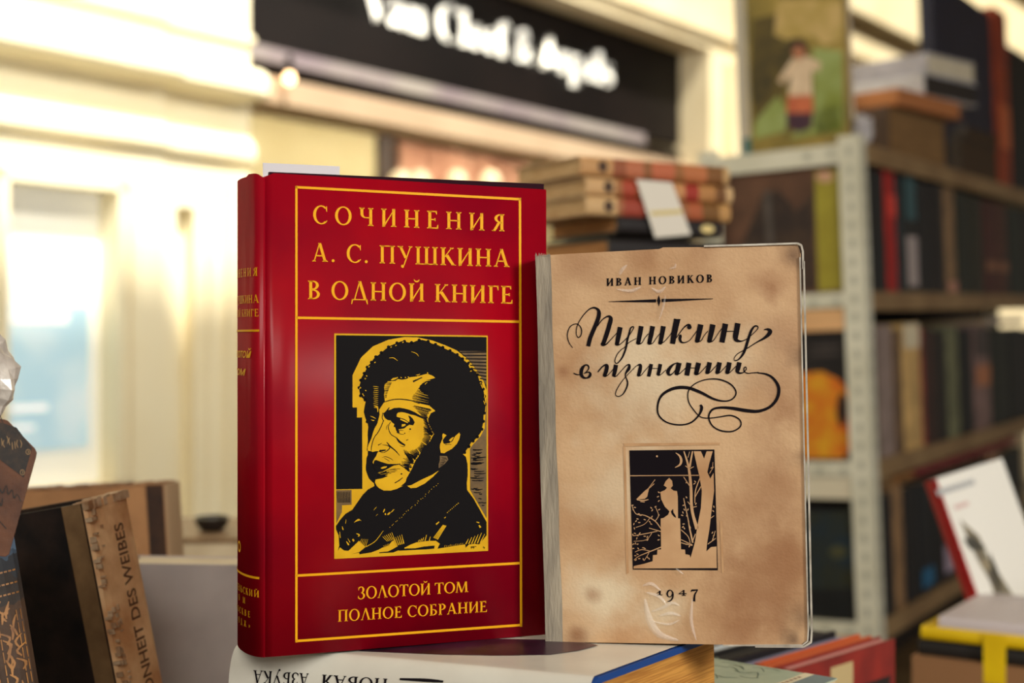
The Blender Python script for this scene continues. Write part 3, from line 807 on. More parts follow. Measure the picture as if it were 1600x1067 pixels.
S(A_, [(1395, 544, 7), (1460, 555, 13), (1510, 590, 18), (1541, 650, 23), (1530, 720, 22), (1480, 780, 19), (1400, 810, 21), (1310, 805, 24), (1220, 790, 21), (1140, 785, 16), (1080, 800, 14), (1055, 850, 12), (1080, 910, 10), (1140, 945, 10), (1220, 950, 10), (1275, 915, 10), (1270, 870, 10), (1210, 840, 10), (1130, 850, 8), (1060, 858, 7), (1000, 850, 7), (950, 800, 8), (915, 740, 8), (915, 670, 8), (960, 620, 8), (1040, 590, 8), (1130, 590, 10), (1210, 625, 10), (1245, 680, 10), (1220, 725, 10), (1165, 740, 10), (1090, 725, 15), (1000, 680, 20), (910, 648, 22), (820, 650, 22), (740, 690, 18), (705, 750, 14), (705, 830, 12), (760, 885, 10), (850, 905, 10), (930, 890, 11), (985, 840, 13), (1006, 790, 22), (997, 765, 14)], 9)
# 1947
Y_ = sc(840, 860, 3.5556)
S(Y_, [(680, 223, 9), (679, 246, 9)]); S(Y_, [(664, 246, 4), (694, 246, 4)]); S(Y_, [(662, 238, 3), (680, 226, 5)])
S(Y_, [(752, 236, 10), (742, 221, 5), (728, 223, 8), (720, 240, 9), (728, 256, 6), (742, 254, 5), (752, 238, 9), (750, 262, 9), (738, 278, 7), (722, 283, 4)])
S(Y_, [(812, 219, 9), (812, 250, 9)]); S(Y_, [(784, 240, 5), (828, 239, 5)]); S(Y_, [(785, 240, 3), (812, 220, 4)]); S(Y_, [(800, 249, 4), (824, 249, 4)])
S(Y_, [(855, 221, 9), (872, 220, 9), (891, 218, 7)]); S(Y_, [(889, 220, 5), (874, 245, 9), (870, 282, 13)]); S(Y_, [(856, 218, 4), (853, 230, 3)])
# small black garden print
D, K = [], []
D.append(V_([(193, 149), (784, 143), (808, 981), (217, 976)]))
K.append(V_([(224, 952), (300, 935), (355, 918), (357, 876), (386, 874), (388, 838), (414, 836), (411, 622), (430, 618), (462, 596), (472, 572), (440, 540), (415, 490), (408, 438), (440, 425), (455, 408), (432, 392), (446, 362), (470, 340), (490, 360), (495, 394), (480, 412), (500, 428), (524, 432), (530, 470), (531, 620), (546, 622), (552, 836), (580, 838), (582, 870), (612, 876), (618, 895), (634, 840), (650, 780), (660, 710), (672, 640), (690, 550), (697, 430), (680, 330), (652, 210), (640, 155), (690, 155), (712, 206), (730, 155), (772, 155), (748, 240), (735, 300), (755, 345), (778, 305), (782, 430), (765, 560), (750, 690), (742, 740), (732, 800), (728, 850), (760, 820), (798, 816), (801, 966), (222, 969)]))
D2 = [V_([(482, 572), (497, 555), (500, 580), (514, 602), (518, 618), (504, 610), (488, 592)])]
kk = lambda p, n=4: K.extend(stroke(V_(p), n))
kk([(515, 166, 4), (543, 188, 13), (554, 220, 17), (543, 250, 13), (510, 268, 4)])
K.append(V_(dot(385, 190, 7)))
kk([(196, 325, 6), (675, 322, 6)])
K.append(V_([(240, 489), (300, 430), (332, 405), (318, 470), (300, 486)]))
for p in ([(316, 425, 4), (372, 352, 5)], [(326, 416, 5), (366, 380, 5)], [(246, 492, 6), (290, 497, 9), (326, 490, 5)], [(270, 505, 5), (300, 508, 5)],
          [(572, 155, 8), (600, 245, 14), (614, 330, 18), (622, 430, 20), (624, 520, 20), (636, 600, 20), (664, 695, 26)], [(632, 155, 9), (612, 265, 14)], [(612, 158, 4), (600, 200, 4)],
          [(582, 256, 5), (608, 275, 6)], [(640, 262, 5), (615, 275, 6)], [(682, 345, 6), (652, 430, 7), (648, 515, 5)], [(690, 400, 6), (650, 472, 6)], [(570, 333, 5), (616, 402, 6)], [(598, 505, 5), (628, 540, 6)], [(662, 538, 5), (628, 545, 6)],
          [(634, 790, 12), (612, 690, 10), (600, 620, 7), (578, 520, 6), (570, 480, 5)], [(620, 690, 4), (600, 640, 4)], [(652, 728, 5), (632, 782, 6)], [(552, 700, 5), (600, 745, 5), (616, 790, 5)], [(552, 768, 5), (632, 806, 6)], [(552, 790, 5), (630, 810, 5)],
          [(738, 800, 6), (792, 760, 5)], [(770, 775, 5), (790, 708, 4)], [(750, 310, 5), (778, 262, 4)], [(770, 280, 4), (774, 230, 3)], [(758, 620, 5), (782, 602, 4)],
          [(412, 692, 6), (372, 640, 7), (300, 600, 6), (240, 590, 5), (212, 535, 4)], [(412, 712, 6), (330, 688, 5)], [(388, 710, 5), (300, 728, 6), (222, 742, 5)], [(350, 722, 4), (310, 770, 4), (222, 780, 4)], [(414, 820, 7), (340, 850, 7), (262, 882, 5), (226, 910, 4)], [(345, 850, 5), (280, 838, 5), (232, 855, 4)], [(372, 640, 5), (396, 600, 5), (376, 545, 4)], [(340, 612, 4), (300, 660, 4), (238, 684, 4)], [(330, 860, 4), (296, 915, 4)]):
    kk(p)
random.seed(11)
for x, y in ((215, 530), (232, 545), (220, 560), (258, 590), (272, 600), (250, 625), (240, 640), (262, 650), (300, 630), (345, 548), (352, 565), (375, 540), (350, 610), (335, 645), (345, 660), (225, 660), (228, 690), (218, 735), (232, 725), (250, 740), (265, 725), (245, 760), (300, 745), (318, 750), (320, 770), (220, 800), (235, 795), (250, 800), (220, 830), (255, 830), (290, 825), (300, 830), (235, 880), (250, 870), (262, 900), (238, 910), (290, 905), (318, 890), (330, 900), (398, 440), (392, 470), (398, 500), (400, 560), (398, 600), (398, 740), (396, 770), (590, 475), (570, 530), (565, 580), (575, 560), (592, 600), (565, 680), (575, 690), (570, 660), (605, 640), (590, 800), (610, 815), (560, 600), (650, 365), (645, 380), (590, 370), (765, 270), (780, 540), (775, 570), (770, 720), (780, 740), (655, 520), (600, 560)):
    K.append(V_(dot(x, y, 9, 4, 7, random.uniform(-1.3, 1.3))))
ib.add('k', T, 1); ib.add('k', D, 1)
mb = MB()
for polys, lev, mi in ((T, 1, 0), (D, 1, 0), (K, 2, 1), (D2, 3, 0)):
    for p in polys:
        fn = lambda q: hit(q[0], q[1], BA, bn) + bn * (.0002 + lev * .00006)
        if len(p) == 4: mb.poly([fn(q) for q in p], mi)
        elif len(p) > 2: mb.tris(p, fn, mi)
TANPRINT = mat('tan_print_ground', (200, 160, 118), .65, (178, 134, 92), 40)
mb.build('cover_print', [INKB, TANPRINT], tan, fix=False)
# the sunk panel round the print: its edge shading painted as brown strips
PSHADE = mat('panel_shade', (178, 134, 92), .7, (196, 156, 114), 70)
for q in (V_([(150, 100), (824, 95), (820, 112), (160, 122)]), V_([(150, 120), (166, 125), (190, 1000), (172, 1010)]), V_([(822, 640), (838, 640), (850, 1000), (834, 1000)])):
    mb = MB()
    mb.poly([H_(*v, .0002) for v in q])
    mb.build('panel_edge_shade', PSHADE, tan, fix=False)
# wrinkles of the clear wrapper
FILM = bpy.data.materials.new('clear_film'); FILM.use_nodes = True
fb = FILM.node_tree.nodes['Principled BSDF']
fb.inputs['Base Color'].default_value = (1, 1, 1, 1); fb.inputs['Roughness'].default_value = .12; fb.inputs['Alpha'].default_value = .20
mb = MB()
def crease(pts, wpx, h=.0009):
    s = cat_rom([p + (1,) for p in pts], 6)
    for k in range(len(s) - 1):
        for (u0, h0), (u1, h1) in (((-1, 0), (-.4, .8)), ((-.4, .8), (.3, 1)), ((.3, 1), (1, 0))):
            def pt(i, u, hh):
                a, b = s[max(0, i - 1)], s[min(len(s) - 1, i + 1)]
                q = math.hypot(b[0] - a[0], b[1] - a[1]) or 1
                t = math.sin(math.pi * i / (len(s) - 1)) * .8 + .2
                return H_(s[i][0] - (b[1] - a[1]) / q * wpx * u * t, s[i][1] + (b[0] - a[0]) / q * wpx * u * t, .0007 + h * hh * t)
            mb.poly([pt(k, u0, h0), pt(k + 1, u0, h0), pt(k + 1, u1, h1), pt(k, u1, h1)])
for pts, wp in (([(968, 430), (972, 422), (980, 414)], 3), ([(964, 452), (985, 455), (1002, 448)], 3), ([(1018, 450), (1030, 456), (1040, 448)], 3), ([(1046, 420), (1054, 418), (1056, 412)], 2), ([(1004, 915), (1018, 912), (1032, 922)], 3), ([(1010, 925), (1030, 932), (1042, 945)], 3),
                ([(1018, 955), (1034, 950), (1050, 942), (1062, 946)], 3), ([(1030, 962), (1048, 958), (1064, 962)], 3), ([(1020, 970), (1045, 975), (1062, 968)], 2), ([(1008, 935), (1014, 965), (1030, 990), (1060, 1000)], 6), ([(1082, 935), (1080, 970), (1088, 1000)], 3), ([(1030, 500), (1036, 480), (1040, 462)], 2), ([(1056, 888), (1062, 892), (1068, 897)], 1.5)):
    crease(pts, wp)
    mb.build('film_wrinkle', FILM, tan, smooth=True); mb = MB()
if mb.f: mb.build('film_wrinkle', FILM, tan, smooth=True)
# ================================================================== stall table and what lies on it
WOODT = mat('stall_wood', (120, 92, 62), .7, (86, 62, 40), 9, stretch=(1, 8, 8))
TAB = CZ - .43
table = thing('display_table', 'wooden stall table with stepped risers carrying the books', 'table', (0.1, 1.0, 0))
mb = MB(); mb.box(-.9, .9, .50, 1.62, TAB - .03, TAB); mb.build('table_top', WOODT, table, bevel=.003)
for x in (-.85, .82):
    for y in (.54, 1.55):
        mb = MB(); mb.box(x, x + .05, y, y + .05, 0, TAB - .03); mb.build('leg', WOODT, table)
for x0, x1, y0, y1, z in ((-.125, .172, .60, .80, CZ - .2040), (-.62, -.19, .60, 1.30, CZ - .345), (.02, .235, 1.34, 1.58, CZ + .0745)):
    mb = MB(); mb.box(x0, x1, y0, y1, TAB, z); mb.build('riser', WOODT, table, bevel=.002)

# ---- white book lying under the two standing ones
WHITE = mat('white_jacket', (226, 224, 212), .32, (212, 208, 196), 22, coat=.25, spec=.5)
BLUE = mat('blue_board', (10, 62, 132), .5)
GILT = mat('golden_page_edge', (206, 148, 66), .75, (166, 108, 40), 1, stretch=(30, 30, 1100))
a1, a2 = math.radians(24), math.radians(35)
we = Vector((math.cos(a1), -math.sin(a1), .012)).normalized()
wi = Vector((math.sin(a2), math.cos(a2), 0))
wup = Vector((-.012, 0, 1)).normalized()
WB = P(935, 1058, .651)
WT, WH, WW = .045, .197, .128
WO = WB - we * WH - wup * WT / 2
WM = frame(WO, wi, wup, we)
white = book('hardback_book', 'white jacketed book with blue boards lying flat under the two standing books', WW, WT, WH, WM, BLUE, GILT, rnd=.007, brd=.0032, oh=.004)
mb = MB()
pr = [(WW - .002, WT / 2 + .0006)] + [(.004, WT / 2 + .0006)] + [(-.0076 * math.cos(a), (WT / 2 + .0006) * math.sin(a)) for a in [math.radians(90 - 180 * k / 24) for k in range(25)]] + [(WW - .002, -WT / 2 - .0006)]
for (x0, y0), (x1, y1) in zip(pr, pr[1:]):
    mb.poly([WM @ Vector((x0, y0, 0)), WM @ Vector((x1, y1, 0)), WM @ Vector((x1, y1, WH - .0015)), WM @ Vector((x0, y0, WH - .0015))])
mb.build('dust_jacket', WHITE, white, smooth=True)
wn = Vector((-math.sin(a1), -math.cos(a1), 0))
wO2 = WM @ Vector((-.0078, 0, 0))
def wsp(q):
    p = hit(q[0], q[1], wO2, wn)
    h = max(-1, min(1, (p - (WO + we * (p - WO).dot(we))).dot(wup) / (WT / 2)))
    return p - wn * .0074 * (1 - math.sqrt(1 - h * h)) + wn * .0002
mb = MB()
for txt, a, b in (('НОВАЯ', (604, 1061.5), (500, 1054.5)), ('АЗБУКА', (481, 1053), (394, 1047.5))):
    for p in line(txt, a, b, -19, -19):
        if len(p) == 4: mb.poly([wsp(q) for q in p])
        else: mb.tris(p, wsp)
for q in stroke([(690, 1066, 3), (664, 1064, 5), (622, 1062, 3)]):
    mb.poly([wsp(v) for v in q])
mb.build('spine_lettering', INKB, white, fix=False)
wt = WM @ Vector((0, WT / 2 + .0008, 0))
PURP = mat('purple_print', (66, 34, 58), .3, (40, 24, 38), 60)
GREYP = mat('grey_print', (176, 170, 166), .4)
mb = MB()
hw = lambda q: hit(q[0], q[1], wt, wup)
mb.tris([(560, 1017), (690, 1022.5), (780, 1024), (860, 1022.5), (905, 1016), (935, 1008), (900, 1000), (780, 998), (600, 1002)], hw, 0)
mb.build('cover_print', [PURP], white, fix=False)

# ---- left cluster
def yawed(yaw, roll, facing=1):
    """axes of a standing book: out = direction its spine faces"""
    q = Matrix.Rotation(roll, 3, 'Y')
    return q
DARKC = mat('black_cloth_cover', (26, 24, 25), .7, (46, 36, 32), 45, bump=.2, spec=.15)
TAPE = mat('brown_tape', (138, 108, 72), .55, (112, 84, 54), 60)
OLDSP = mat('worn_tan_spine', (250, 212, 162), .75, (208, 156, 106), 40, bump=.4, bscale=160)
PALEW = mat('worn_pale_edge', (214, 190, 158), .8, (160, 120, 84), 90)
Q = Matrix.Rotation(math.radians(-11.0), 3, 'Y')
yw = math.radians(17)
lx = Q @ Vector((-math.cos(yw), math.sin(yw), 0)); lz = Q @ Vector((0, 0, 1)); ly = lz.cross(lx)
LT, LH = .044, .225
lcorner = P(137, 785, .80)
LO = lcorner - lz * LH - ly * LT / 2 + lx * .004
LM = frame(LO, lx, ly, lz)
wb = book('hardback_book', 'leaning old book with a black cover and a worn tan spine lettered in capitals', .125, LT, LH, LM, DARKC, CREAMP, spine=OLDSP, rnd=.004)
mb = MB(); mb.box(.001, .0135, LT / 2, LT / 2 + .0004, 0, LH, LM); mb.build('cover_tape', TAPE, wb)
mb = MB()
for k in range(14):
    mb.box(-.0035 + random.uniform(-.001, .001), .006, -LT / 2 + LT * k / 14, -LT / 2 + LT * (k + 1) / 14, LH - .004, LH + .0004 + random.random() * .0012, LM)
for k in range(110):
    z = LH * random.random() * .97; y = LT / 2 - .0005 - random.random() ** 2 * .010; q = .0003 + random.random() * .0008
    mb.box(-.0046, .0004, y - q, y + q * .4, z, z + .0006 + random.random() * .0025, LM)
mb.build('worn_edges', PALEW, wb)
tr, x0, x1 = font_tris('SCHÖNHEIT DES WEIBES', .012)
SPI = mat('brown_stamped_lettering', (96, 58, 34), .7)
mb = MB()
k = .0135; z1 = LH - .0165
for p in tr:
    mb.poly([LM @ Vector((-.00425 + (.0002 + .004 * (1 - math.sqrt(max(0, 1 - ((-.008 + q[1] * k) / (LT / 2)) ** 2)))), -.008 + q[1] * k, z1 - (x1 - q[0]) * k * .80)) for q in p])
mb.build('spine_lettering', SPI, wb, fix=False)

# far left: dark leather spine with gold tooling
Q2 = Matrix.Rotation(math.radians(-9.5), 3, 'Y')
kx, kz = Q2 @ Vector((-.36, .93, 0)).normalized(), Q2 @ Vector((0, 0, 1))
ky = kz.cross(kx)
KT, KH = .052, .215
KO = P(22, 838, .70) - kz * KH + ky * KT / 2
KM = frame(KO, kx, ky, kz)
LEA = bands('blue_brown_leather', [(0, (62, 42, 28)), (.72, (70, 48, 32)), (.86, (44, 36, 32)), (.92, (38, 42, 50)), (.955, (60, 78, 98)), (.985, (84, 108, 134))], 2, .65, noise=.06, nscale=120)  # palest blue at the head is a highlight put into the colour
kb = book('hardback_book', 'dark leather book with gilt ornament on its spine at the left edge of the photo', .092, KT, KH, KM, LEA, CREAMP, rnd=.010, base=KO + kx * .05)
GT = mat('old_gilt', (176, 122, 62), .45, (120, 78, 40), 120)
mb = MB()
def ksp(v, z):
    a = math.asin(max(-1, min(1, v / (KT / 2))))
    return KM @ Vector((-.0102 * math.cos(a), KT / 2 * math.sin(a), z))
random.seed(5)
for v0 in (-.0235, -.0215, -.0125):
    for j in range(26):
        z = .02 + j * .0062
        mb.poly([ksp(v0, z), ksp(v0 + .0005, z), ksp(v0 + .0005, z + .0052), ksp(v0, z + .0052)])
for j in range(40):
    z, v0 = .105 + random.random() * .075, -.021 + random.random() * .0075
    for q in stroke([(v0, z, .0007), (v0 + random.uniform(-.002, .002), z + .003, .0012), (v0 + random.uniform(-.003, .003), z + .006, .0005)], 3):
        mb.poly([ksp(*u) for u in q])
for z in (.188, .193, .199):
    for j in range(10):
        mb.poly([ksp(-.024 + j * .002, z), ksp(-.024 + j * .002 + .0014, z), ksp(-.024 + j * .002 + .0014, z + .0008), ksp(-.024 + j * .002, z + .0008)])
for p in serif('КАРТ', 5.6):
    if len(p) == 4: mb.poly([ksp(-.0005 - q[1] * .0085, .146 + q[0] * .0095) for q in p])
    else: mb.tris([(q[0], q[1]) for q in p], lambda q: ksp(-.0005 - q[1] * .0085, .146 + q[0] * .0095))
mb.build('spine_tooling', GT, kb, fix=False)

# old postcard leaning in front of it
CARD = mat('brown_card', (104, 62, 36), .6, (72, 40, 24), 55, bump=.2)
co, cn = P(40, 720, .665), Vector((.25, -.96, .12)).normalized()
hc = lambda q, off=0: hit(q[0], q[1], co, cn) + cn * off
card = thing('postcard', 'old brown card with a dark stamp and handwriting at the left edge', 'card', hc((-20, 880)))
mb = MB()
co_out = [(-110, 640), (6, 655), (12, 657), (54, 700), (57.5, 707), (56, 715), (14, 866), (8, 870), (-130, 850)]
mb.prism([hc(q) for q in co_out], -cn * .0014)
mb.build('card', CARD, card, bevel=.0003)
mb = MB()
for p in ([(-30, 668), (2, 660), (26, 668), (50, 700), (37, 746), (0, 718), (-30, 700)],):
    mb.tris(p, lambda q: hc(q, .0002))
random.seed(3)
for pts in ([(-4, 756, 1), (4, 770, 2.4), (10, 758, 1), (13, 772, 2), (19, 765, 1), (22, 778, 2.2), (27, 772, 1), (33, 784, 2)], [(-5, 776, 2), (2, 790, 2.5), (4, 778, 1)], [(-6, 808, 1), (10, 826, 1.6)], [(-4, 640, 1), (8, 668, 2)]):
    for q in stroke(pts): mb.poly([hc(v, .0003) for v in q])
mb.build('stamp_and_writing', mat('dark_stamp', (32, 26, 24), .6, (58, 42, 30), 300, lo=.45, hi=.75), card, fix=False)
mb = MB()
for cx, cy in ((44, 706), (35, 738)):
    for k in range(14):
        a, b = 2 * math.pi * k / 14, 2 * math.pi * (k + 1) / 14
        e = lambda r, t: hc((cx + r * .85 * math.cos(t), cy + r * math.sin(t)), .0004)
        mb.poly([e(4.6, a), e(4.6, b), e(3.4, b), e(3.4, a)])
    for q in stroke([(cx - .5, cy - 2, 1), (cx + .8, cy, 1.2), (cx - .5, cy + 2, 1)]): mb.poly([hc(v, .0004) for v in q])
for k in range(9):
    x, y = -2 + k * 4.2, 692 + random.uniform(-5, 5)
    for q in stroke([(x, y - 6, 1), (x + random.uniform(-2, 3), y, 1.5), (x + 1, y + 6, 1)]): mb.poly([hc(v, .0004) for v in q])
mb.build('stamp_border', mat('stamp_line', (136, 108, 74), .6), card, fix=False)

# crumpled white plastic bag above the card
mb = MB()
bc = P(-26, 592, .68)
n1, n2 = 14, 20
from mathutils import noise as mnoise
def bagp(i, j):
    a, b = math.pi * i / n1, 2 * math.pi * j / n2
    d = Vector((math.sin(a) * math.cos(b), math.sin(a) * math.sin(b), math.cos(a)))
    r = 1 + .22 * mnoise.noise(d * 2.3) + .10 * abs(mnoise.noise(d * 6)) 
    return bc + Vector((d.x * .0145 * r, d.y * .014 * r, d.z * .0215 * r))
for i in range(n1):
    for j in range(n2):
        mb.poly([bagp(i, j), bagp(i + 1, j), bagp(i + 1, j + 1), bagp(i, j + 1)] if 0 < i < n1 - 1 else ([bagp(0, j), bagp(1, j), bagp(1, j + 1)] if i == 0 else [bagp(i, j), bagp(n1, j), bagp(i, j + 1)]))
o = mb.build('plastic_bag', mat('white_plastic', (214, 208, 200), .3, (176, 168, 160), 70, bump=.8, bscale=90, coat=.4))
tag(o, 'crumpled white plastic bag at the left edge above the old brown card', 'bag')

# brown old volume and grey book behind
BRL = mat('rubbed_brown_board', (190, 140, 94), .7, (132, 92, 60), 16, bump=.3)
DKL = mat('dark_leather_strip', (50, 34, 28), .55, (70, 46, 32), 60)
Q3 = Matrix.Rotation(math.radians(-3.5), 3, 'Y')
yw = math.radians(10)
lx = Q3 @ Vector((-math.cos(yw), math.sin(yw), 0)); lz = Q3 @ Vector((0, 0, 1)); ly = lz.cross(lx)
EO = P(262, 757, 1.10) - lz * .215 - ly * .014 + lx * .003
EH = .215
EM = frame(EO, lx, ly, lz)
eb = book('hardback_book', 'rubbed brown old book with a dark leather strip standing behind the leaning one', .135, .028, EH, EM, BRL, CREAMP, spine=mat('pale_spine', (168, 140, 108), .7), rnd=.003)
mb = MB(); mb.box(.001, .015, .0141, .0145, 0, EH, EM); mb.build('leather_strip', DKL, eb)
mb = MB()
for k in range(30):
    x = .003 + .13 * k / 30; mb.box(x, x + .0045, -.0135,   .0142, EH, EH + .0003 + random.random() * .0013, EM)
mb.build('worn_top', mat('worn_orange_edge', (160, 112, 70), .8, (92, 60, 40), 90), eb)
GREYC = mat('grey_cover', (206, 196, 192), .6, (178, 168, 166), 14)
gx, gz = Vector((1, .03, -.02)).normalized(), Vector((0.02, 0, 1)).normalized(); gy = gz.cross(gx)
GO = P(200, 880, .965) - gz * .172 + gy * .018
gb = book('hardback_book', 'plain grey book with white page tops standing left of the red book', .15, .036, .172, frame(GO, gx, gy, gz), GREYC, mat('white_pages', (226, 214, 192), .85, (206, 190, 164), 1, stretch=(20, 700, 20)), oh=.001, brd=.0012)
mb = MB()
o = P(270, 841, 1.40)
mb.box(o.x - .10, o.x + .10, 1.40, 1.56, TAB + .002, o.z)
bx = thing('cardboard_box', 'pale cardboard box behind the grey book left of the red one', 'box', (o.x, 1.48, TAB + .002))
mb.build('carton', mat('pale_card', (206, 190, 158), .8, (182, 164, 132), 20), bx, bevel=.003)
mb = MB(); mb.box(o.x - .03, o.x + .101, 1.397, 1.562, o.z - .004, o.z + .0006); mb.build('packing_tape', TAPE, bx)
mb = MB(); bo = P(331, 842, 1.45); bo.z = o.z + .0008
mb.lathe([(.0, 0), (.010, 0), (.016, .006), (.018, .014), (.016, .0145), (.013, .006), (0, .003)], bo, 20)
o = mb.build('small_bowl', mat('black_glaze', (30, 24, 22), .4), smooth=True); tag(o, 'small black bowl on the pale box left of the red book', 'bowl')

# ---- right cluster in front of the shelf
zt = CZ - .188
GRN = mat('pale_green_cover', (186, 198, 176), .5, (160, 176, 158), 30)
mb = MB()
hz = lambda q, off=0: hit(q[0], q[1], Vector((0, 0, zt)), Vector((0, 0, 1))) + Vector((0, 0, off))
gR = hz((1308, 1060)); g1d, g2d = Vector((-.766, .643, 0)), Vector((-.643, -.766, 0))
gpl = [gR + g1d * .10, gR, gR + g2d * .09, gR + g1d * .10 + g2d * .09]
gbk = thing('thin_book', 'thin pale green book with a map cover lying right of the white book', 'book', sum(gpl, Vector()) / 4 - Vector((0, 0, .008)))
mb.prism(gpl, (0, 0, -.0008)); mb.prism([p - Vector((0, 0, .0072)) for p in gpl], (0, 0, -.0008)); mb.build('cover', GRN, gbk)
c0 = sum(gpl, Vector()) / 4
mb = MB(); mb.prism([c0 + (p - c0) * .985 - Vector((0, 0, .0008)) for p in gpl], (0, 0, -.0064)); mb.build('page_block', CREAMP, gbk)
gq = lambda u, v, off: gpl[0] * (1 - u) * (1 - v) + gpl[1] * u * (1 - v) + gpl[2] * u * v + gpl[3] * (1 - u) * v + Vector((0, 0, off))
mb = MB()
mb.poly([gq(.80, 0, .0002), gq(.86, 0, .0002), gq(.86, 1, .0002), gq(.80, 1, .0002)], 0)
mb.poly([gq(.86, 0, .0002), gq(1, 0, .0002), gq(1, 1, .0002), gq(.86, 1, .0002)], 1)
random.seed(9)
for k in range(34):
    u, v = random.random() * .62 + .02, random.random() * .9
    for q in stroke([(u, v, .006), (u + .05, v + random.uniform(-.05, .05), .008), (u + .11, v + random.uniform(-.05, .08), .006)], 3):
        mb.poly([gq(*t, .0002) for t in q], 2)
for k in range(7):
    mb.poly([gq(.82, .12 + k * .05, .0004), gq(.84, .12 + k * .05, .0004), gq(.84, .15 + k * .05, .0004), gq(.82, .15 + k * .05, .0004)], 3)
mb.build('cover_print', [mat('cream_band', (224, 214, 188), .6), mat('slate_band', (110, 128, 134), .5), mat('map_line', (104, 122, 108), .6), mat('brown_letter', (150, 120, 90), .6)], gbk, fix=False)
# three books standing spine down in a row
jd = Vector((.69, .72, 0)).normalized(); jn = Vector((jd.y, -jd.x, 0))
jO = P(1236, 1047, .995)                              # top front left corner of the red one
def row_book(label, along, cum, W, T, dz, cov, pag, name='hardback_book'):
    O = jO + jd * along - jn * (cum + T / 2) + Vector((0, 0, dz))
    H = O.z - TAB - .0005
    O.z = TAB + .0005
    M = frame(O, jd, Vector((0, 0, 1)).cross(jd), Vector((0, 0, 1)))
    return book(name, label, W, T, H, M, cov, pag, rnd=.002, group='books standing right of the white one', oh=.002), M, H
REDC = mat('red_cloth', (150, 42, 34), .6, (124, 34, 30), 40)
jb, JM, JH = row_book('red book with a tan label standing at the right end of the front row', 0, 0, .146, .014, 0, REDC, mat('pink_page_top', (222, 168, 162), .7))
for q, m, nm in (((.052, .083, JH - .09, JH - .007), mat('tan_label', (198, 176, 128), .7), 'cover_label'), ((.086, .138, JH - .10, JH - .027), mat('dark_panel', (34, 28, 28), .6), 'dark_panel')):
    mb = MB(); mb.box(q[0], q[1], -.0074, -.0071, q[2], q[3], JM); mb.build(nm, m, jb)
row_book('orange edged book squeezed behind the red book in the front row', -.006, .0145, .142, .012, .0016, mat('orange_cloth', (196, 92, 46), .6), mat('orange_top', (206, 104, 52), .7))
row_book('thin lilac topped booklet between the orange and the black book', -.012, .027, .130, .006, .001, mat('lilac_cover', (150, 150, 176), .6), mat('lilac_top', (170, 170, 196), .7), 'booklet')
row_book('black book with a dark top standing behind the lilac booklet', -.045, .0335, .160, .024, .006, mat('black_cover', (22, 22, 26), .5), mat('dark_top', (30, 30, 34), .6))
row_book('white paged book standing behind the black one under the tan book corner', -.05, .0595, .160, .012, .005, mat('pale_cover', (188, 196, 200), .6), mat('white_top', (206, 208, 212), .7))
# pile at the right edge
ca = math.radians(33)
px_, py_ = Vector((math.cos(ca), -math.sin(ca), 0)), Vector((math.sin(ca), math.cos(ca), 0))
def flat(label, px, py, Z, W, T, L, cov, pag, name='hardback_book', spine=None):
    """book lying flat, spine towards the viewer; (px, py) = top left end of the spine"""
    O = P(px, py, Z) - Vector((0, 0, T / 2))
    return book(name, label, W, T, L, frame(O, py_, Vector((0, 0, 1)), px_), cov, pag, rnd=.003, spine=spine, group='pile of books at the lower right corner'), O
YEL = mat('yellow_cover', (240, 204, 16), .45, (226, 188, 10), 30)
flat('white paged book topmost of the pile at the lower right corner', 1468, 962, 1.33, .15, .014, .21, mat('pale_pink_cover', (206, 196, 198), .5), CREAMP)
yb, YO = flat('yellow book with a hanging yellow band in the lower right pile', 1440, 977, 1.335, .17, .012, .24, YEL, CREAMP)
mb = MB(); mb.box(-.0046, -.0040, -.040, .0055, .058, .078, frame(YO, py_, Vector((0, 0, 1)), px_)); mb.build('band', YEL, yb)
flat('black book under the yellow one in the lower right pile', 1436, 997.5, 1.342, .17, .015, .24, mat('black_cover_b', (30, 27, 24), .6), mat('dim_pages', (90, 72, 50), .8))
BO = P(1428, 1025, 1.336)
mb = MB(); mb.box(0, .19, 0, BO.z - TAB, 0, .26, frame(Vector((BO.x, BO.y, TAB)), py_, Vector((0, 0, 1)), px_))
kbx = thing('cardboard_box', 'brown cardboard box under the pile of books at the lower right corner', 'box', Vector((BO.x, BO.y, TAB)) + px_ * .13 + py_ * .09)
mb.build('carton', mat('brown_card_box', (126, 88, 54), .75, (100, 68, 42), 18), kbx, bevel=.003)
mb = MB(); mb.box(-.0015, .1915, BO.z - TAB - .030, BO.z - TAB + .0006, -.0015, .2615, frame(Vector((BO.x, BO.y, TAB)), py_, Vector((0, 0, 1)), px_)); mb.build('box_lid', mat('lid_card', (150, 108, 70), .75), kbx)
